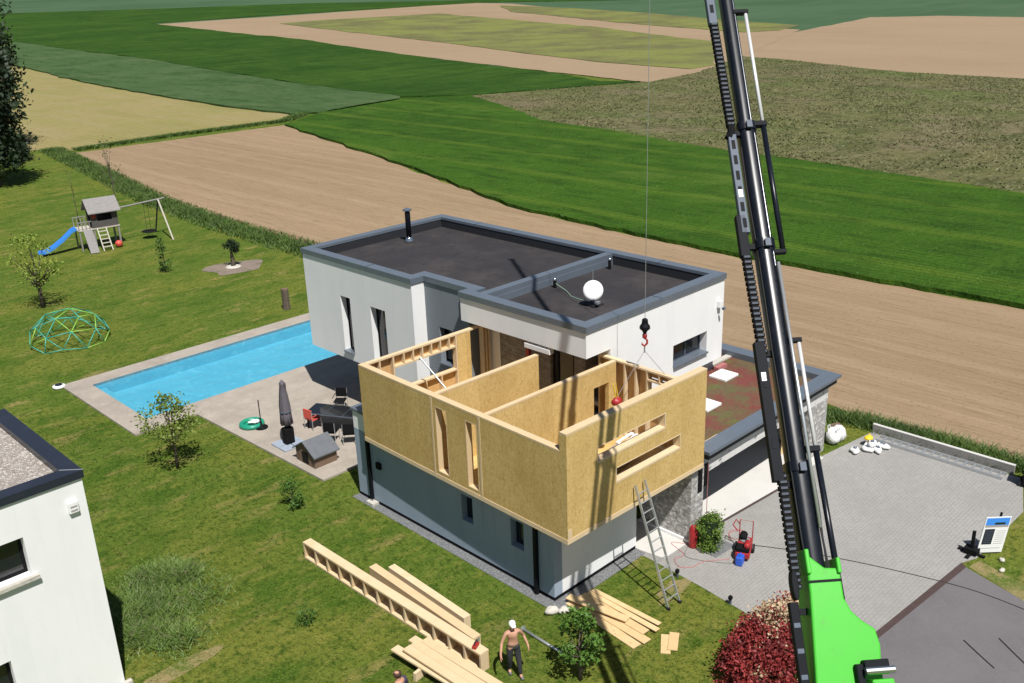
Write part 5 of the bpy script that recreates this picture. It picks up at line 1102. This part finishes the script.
prof = [(0, 1.5), (.35, 1.36), (1.0, .85), (1.7, .42), (2.2, .2), (2.7, .16)]
for i in range(len(prof) - 1):
    (a0, z0_), (a1, z1_) = prof[i], prof[i + 1]
    for (u0, u1, lift) in ((-.25, .25, 0), (-.29, -.25, .16), (.25, .29, .16)):
        mb.add([(-1.9 - a0, u0, z0_), (-1.9 - a1, u0, z1_), (-1.9 - a1, u1, z1_), (-1.9 - a0, u1, z0_), (-1.9 - a0, u0, z0_ + .05 + lift), (-1.9 - a1, u0, z1_ + .05 + lift), (-1.9 - a1, u1, z1_ + .05 + lift), (-1.9 - a0, u1, z0_ + .05 + lift)],
               [(3, 2, 1, 0), (4, 5, 6, 7), (0, 1, 5, 4), (1, 2, 6, 5), (2, 3, 7, 6), (3, 0, 4, 7)])
mb.build('slide', 'slide_blue', t)
MB().blob((-.75, -.80, 2.42), .17, .05, .17, 3, .02).build('red_wheel', 'red', t, smooth=True)
for x in (-1.82, -1.0):
    for y in (-.7, .6): MB().box(x - .05, x + .05, y, y + .1, 0, 1.45).build('stilt', 'weathered', t)
t = thing('swing_frame', 'wooden swing beam with slanting white legs beside the playhouse', 'swing', (13.6, 52.6, 0), world=True)
TP = Vector((13.75, 53.0, 2.75)); TQ = Vector((9.9, 53.0, 2.6))
MB().tube(TQ, TP + (TP - TQ).normalized() * .5, .06, 8).build('beam', 'weathered', t)
MB().tube(TP, (13.55, 51.0, 0), .06, 8).build('leg', 'bare_wood', t); MB().tube(TP, (13.9, 54.6, 0), .06, 8).build('leg', 'weathered_dark', t)
MB().tube((12.6, 53.0, 2.70), (12.45, 52.75, .55), .014, 5).build('rope', 'rubber', t); MB().tube((12.9, 53.0, 2.72), (12.95, 53.2, .55), .014, 5).build('rope', 'rubber', t)
MB().lathe([(.5, .5), (.55, .53), (.5, .57), (.1, .54)], (12.7, 53.0, 0), 20).build('nest_seat', 'black_matte', t)
t = thing('play_ball', 'red ball lying on the lawn under the playhouse corner', 'ball', (10.0, 52.2, 0))
MB().lathe([(.01, 0), (.13, .02), (.23, .11), (.26, .25), (.23, .39), (.13, .48), (.01, .50)], n=18).build('ball', 'red_plastic', t, smooth=True); MB().lathe([(.262, .24), (.262, .26)], n=18).build('seam', 'red', t)

# ------------------------------------------------------------------ people
def skin_mesh(name, pts, edges, m, parent, sub=2):
    me = bpy.data.meshes.new(name); me.from_pydata([p[:3] for p in pts], edges, []); me.materials.append(MT[m])
    o = bpy.data.objects.new(name, me); COL.objects.link(o); o.parent = parent
    sk = o.modifiers.new('skin', 'SKIN'); sk.use_smooth_shade = True
    lay = me.skin_vertices[0].data
    for i, p in enumerate(pts):
        rr = p[3] if isinstance(p[3], tuple) else (p[3], p[3]); lay[i].radius = rr; lay[i].use_root = (i == 0)
    ss = o.modifiers.new('sub', 'SUBSURF'); ss.levels = sub; ss.render_levels = sub
    return o
def person(label, loc, rz, shirt, cap, walk=.17, lean=0.0):
    t = thing('person', label, 'person', loc, rz)
    # +y is forward
    P = [(0, 0, .98, (.155, .115)), (0, .01, 1.13, (.14, .10)), (0, .02, 1.30, (.165, .115)), (0, .02, 1.43, (.135, .095)), (0, .03, 1.50, (.058, .058)), (0, .06, 1.585, (.062, .07)), (0, .07, 1.66, (.078, .092)), (0, .06, 1.74, (.07, .082)),
         (-.10, 0, .92, .095), (-.11, walk * .55, .52, .065), (-.11, walk * .95, .09, .042), (-.12, walk * .95 + .13, .045, .04),
         (.10, 0, .92, .095), (.11, -walk * .1, .52, .065), (.11, -walk * .95, .12, .042), (.12, -walk * .95 + .13, .045, .04),
         (-.19, .02, 1.42, .062), (-.34, -.08, 1.18, .045), (-.40, .06, .97, .034), (-.41, .11, .89, (.022, .036)),
         (.19, .02, 1.42, .062), (.33, .03, 1.16, .045), (.42, .18, .95, .034), (.44, .22, .87, (.022, .036))]
    E_ = [(0, 1), (1, 2), (2, 3), (3, 4), (4, 5), (5, 6), (6, 7), (0, 8), (8, 9), (9, 10), (10, 11), (0, 12), (12, 13), (13, 14), (14, 15), (3, 16), (16, 17), (17, 18), (18, 19), (3, 20), (20, 21), (21, 22), (22, 23)]
    for hand, sx in ((19, -1), (23, 1)):
        hx, hy, hz = P[hand][:3]
        for k_, (dx, dl) in enumerate(((-.028, .075), (-.01, .088), (.008, .082), (.026, .065))):
            b = len(P); P.append((hx + dx * .6, hy + .01 + dx * .8, hz - .05, .0095)); P.append((hx + dx * .6 - sx * .005, hy + .025 + dx, hz - .05 - dl, .0075)); E_ += [(hand, b), (b, b + 1)]
        b = len(P); P.append((hx - sx * .02, hy + .04, hz - .01, .011)); P.append((hx - sx * .025, hy + .06, hz - .05, .009)); E_ += [(hand, b), (b, b + 1)]
    P = [(x + lean * z, y, z, q) for x, y, z, q in P]
    body = skin_mesh('body', P, E_, 'skin', t)
    T = [P[0][:3] + ((.168, .128),), (P[1][0], P[1][1], 1.05, (.160, .118)), P[8][:3] + (.112,), P[9][:3] + (.085,), (P[10][0], P[10][1], .10, .066), P[12][:3] + (.112,), P[13][:3] + (.085,), (P[14][0], P[14][1], .13, .066)]
    skin_mesh('trousers', T, [(0, 1), (0, 2), (2, 3), (3, 4), (0, 5), (5, 6), (6, 7)], 'trouser', t)
    for a_, b_ in ((10, 11), (14, 15)):
        skin_mesh('shoe', [(P[a_][0], P[a_][1] - .05, .05, .052), (P[b_][0], P[b_][1] - .06, .05, .055), (P[b_][0], P[b_][1] + .04, .04, .045)], [(0, 1), (1, 2)], 'shoe', t, 1)
    if not shirt: MB().lathe([(.172, -.03), (.176, 0), (.172, .03)], (P[0][0], P[0][1], 1.04), 20).build('belt', 'brown_wood', t, smooth=True).scale = (1, .76, 1)
    if shirt:
        S = [(P[0][0], P[0][1], 1.0, (.172, .132)), P[1][:3] + ((.165, .125),), P[2][:3] + ((.19, .135),), P[3][:3] + ((.155, .11),), P[16][:3] + (.082,), P[17][:3] + (.06,), P[20][:3] + (.082,), P[21][:3] + (.06,)]
        skin_mesh('shirt', S, [(0, 1), (1, 2), (2, 3), (3, 4), (4, 5), (3, 6), (6, 7)], 'shirt', t)
    hx, hy, hz = P[6][:3]
    for s_ in (-1, 1): MB().blob((hx + s_ * .03, hy + .088, hz + .005), .011, .008, .008, 1, 0, 8, 6).build('eye', 'black', t)
    MB().blob((hx, hy + .10, hz - .028), .013, .02, .022, 1, 0, 8, 6).build('nose', 'skin', t); MB().blob((hx, hy + .088, hz - .075), .024, .01, .007, 1, 0, 8, 6).build('mouth', 'red_plastic', t)
    for s_ in (-1, 1): MB().blob((hx + s_ * .082, hy, hz - .01), .012, .022, .032, 1, 0, 8, 6).build('ear', 'skin', t)
    if cap:
        MB().lathe([(.098, .02), (.1, .06), (.085, .11), (.05, .14), (.005, .15)], (hx, hy - .01, hz), 18).build('cap', 'cap', t, smooth=True)
        MB().prism([(hx - .075, hy + .06), (hx + .075, hy + .06), (hx + .055, hy + .16), (hx - .055, hy + .16)], hz + .03, hz + .042).build('cap_peak', 'cap', t)
    else:
        MB().lathe([(.096, -.02), (.098, .03), (.09, .06)], (hx, hy - .018, hz), 18).build('hair', 'hair', t, smooth=True)
    return t
person('shirtless man in white cap and dark work trousers walking on the lawn', (-3.0, -1.38, 0), R(155), False, True, lean=.03).scale = (.93, .93, .96)
person('balding man in dark shirt standing at the bottom edge of the photo', (-6.25, -.85, -.0), R(20), True, False)

# fine lawn blades near the camera, one mass nobody could count
N_ = 70000
bx_ = np.stack([g.uniform(-10.0, 6.0, N_), g.uniform(-7.5, 24.0, N_)], 1)
X, Y = bx_[:, 0], bx_[:, 1]
ok = ~((X > -.6) & (X < 6.2) & (Y > -.55) & (Y < 10)) & ~((X > 3.0) & (Y < .7)) & ~((X > -.7) & (Y > 11)) & ~((Y > 20.2) & (X > -3.4)) & ~((X < -10.1) & (Y > 5.7)) & ~((X > .7) & (Y < -5.2)) & ~((X < .5) & (Y < -7))
P = bx_[ok]
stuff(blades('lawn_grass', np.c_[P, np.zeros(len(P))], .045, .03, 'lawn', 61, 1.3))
for o in list(bpy.data.objects):
    if '_off' in o: del o['_off']
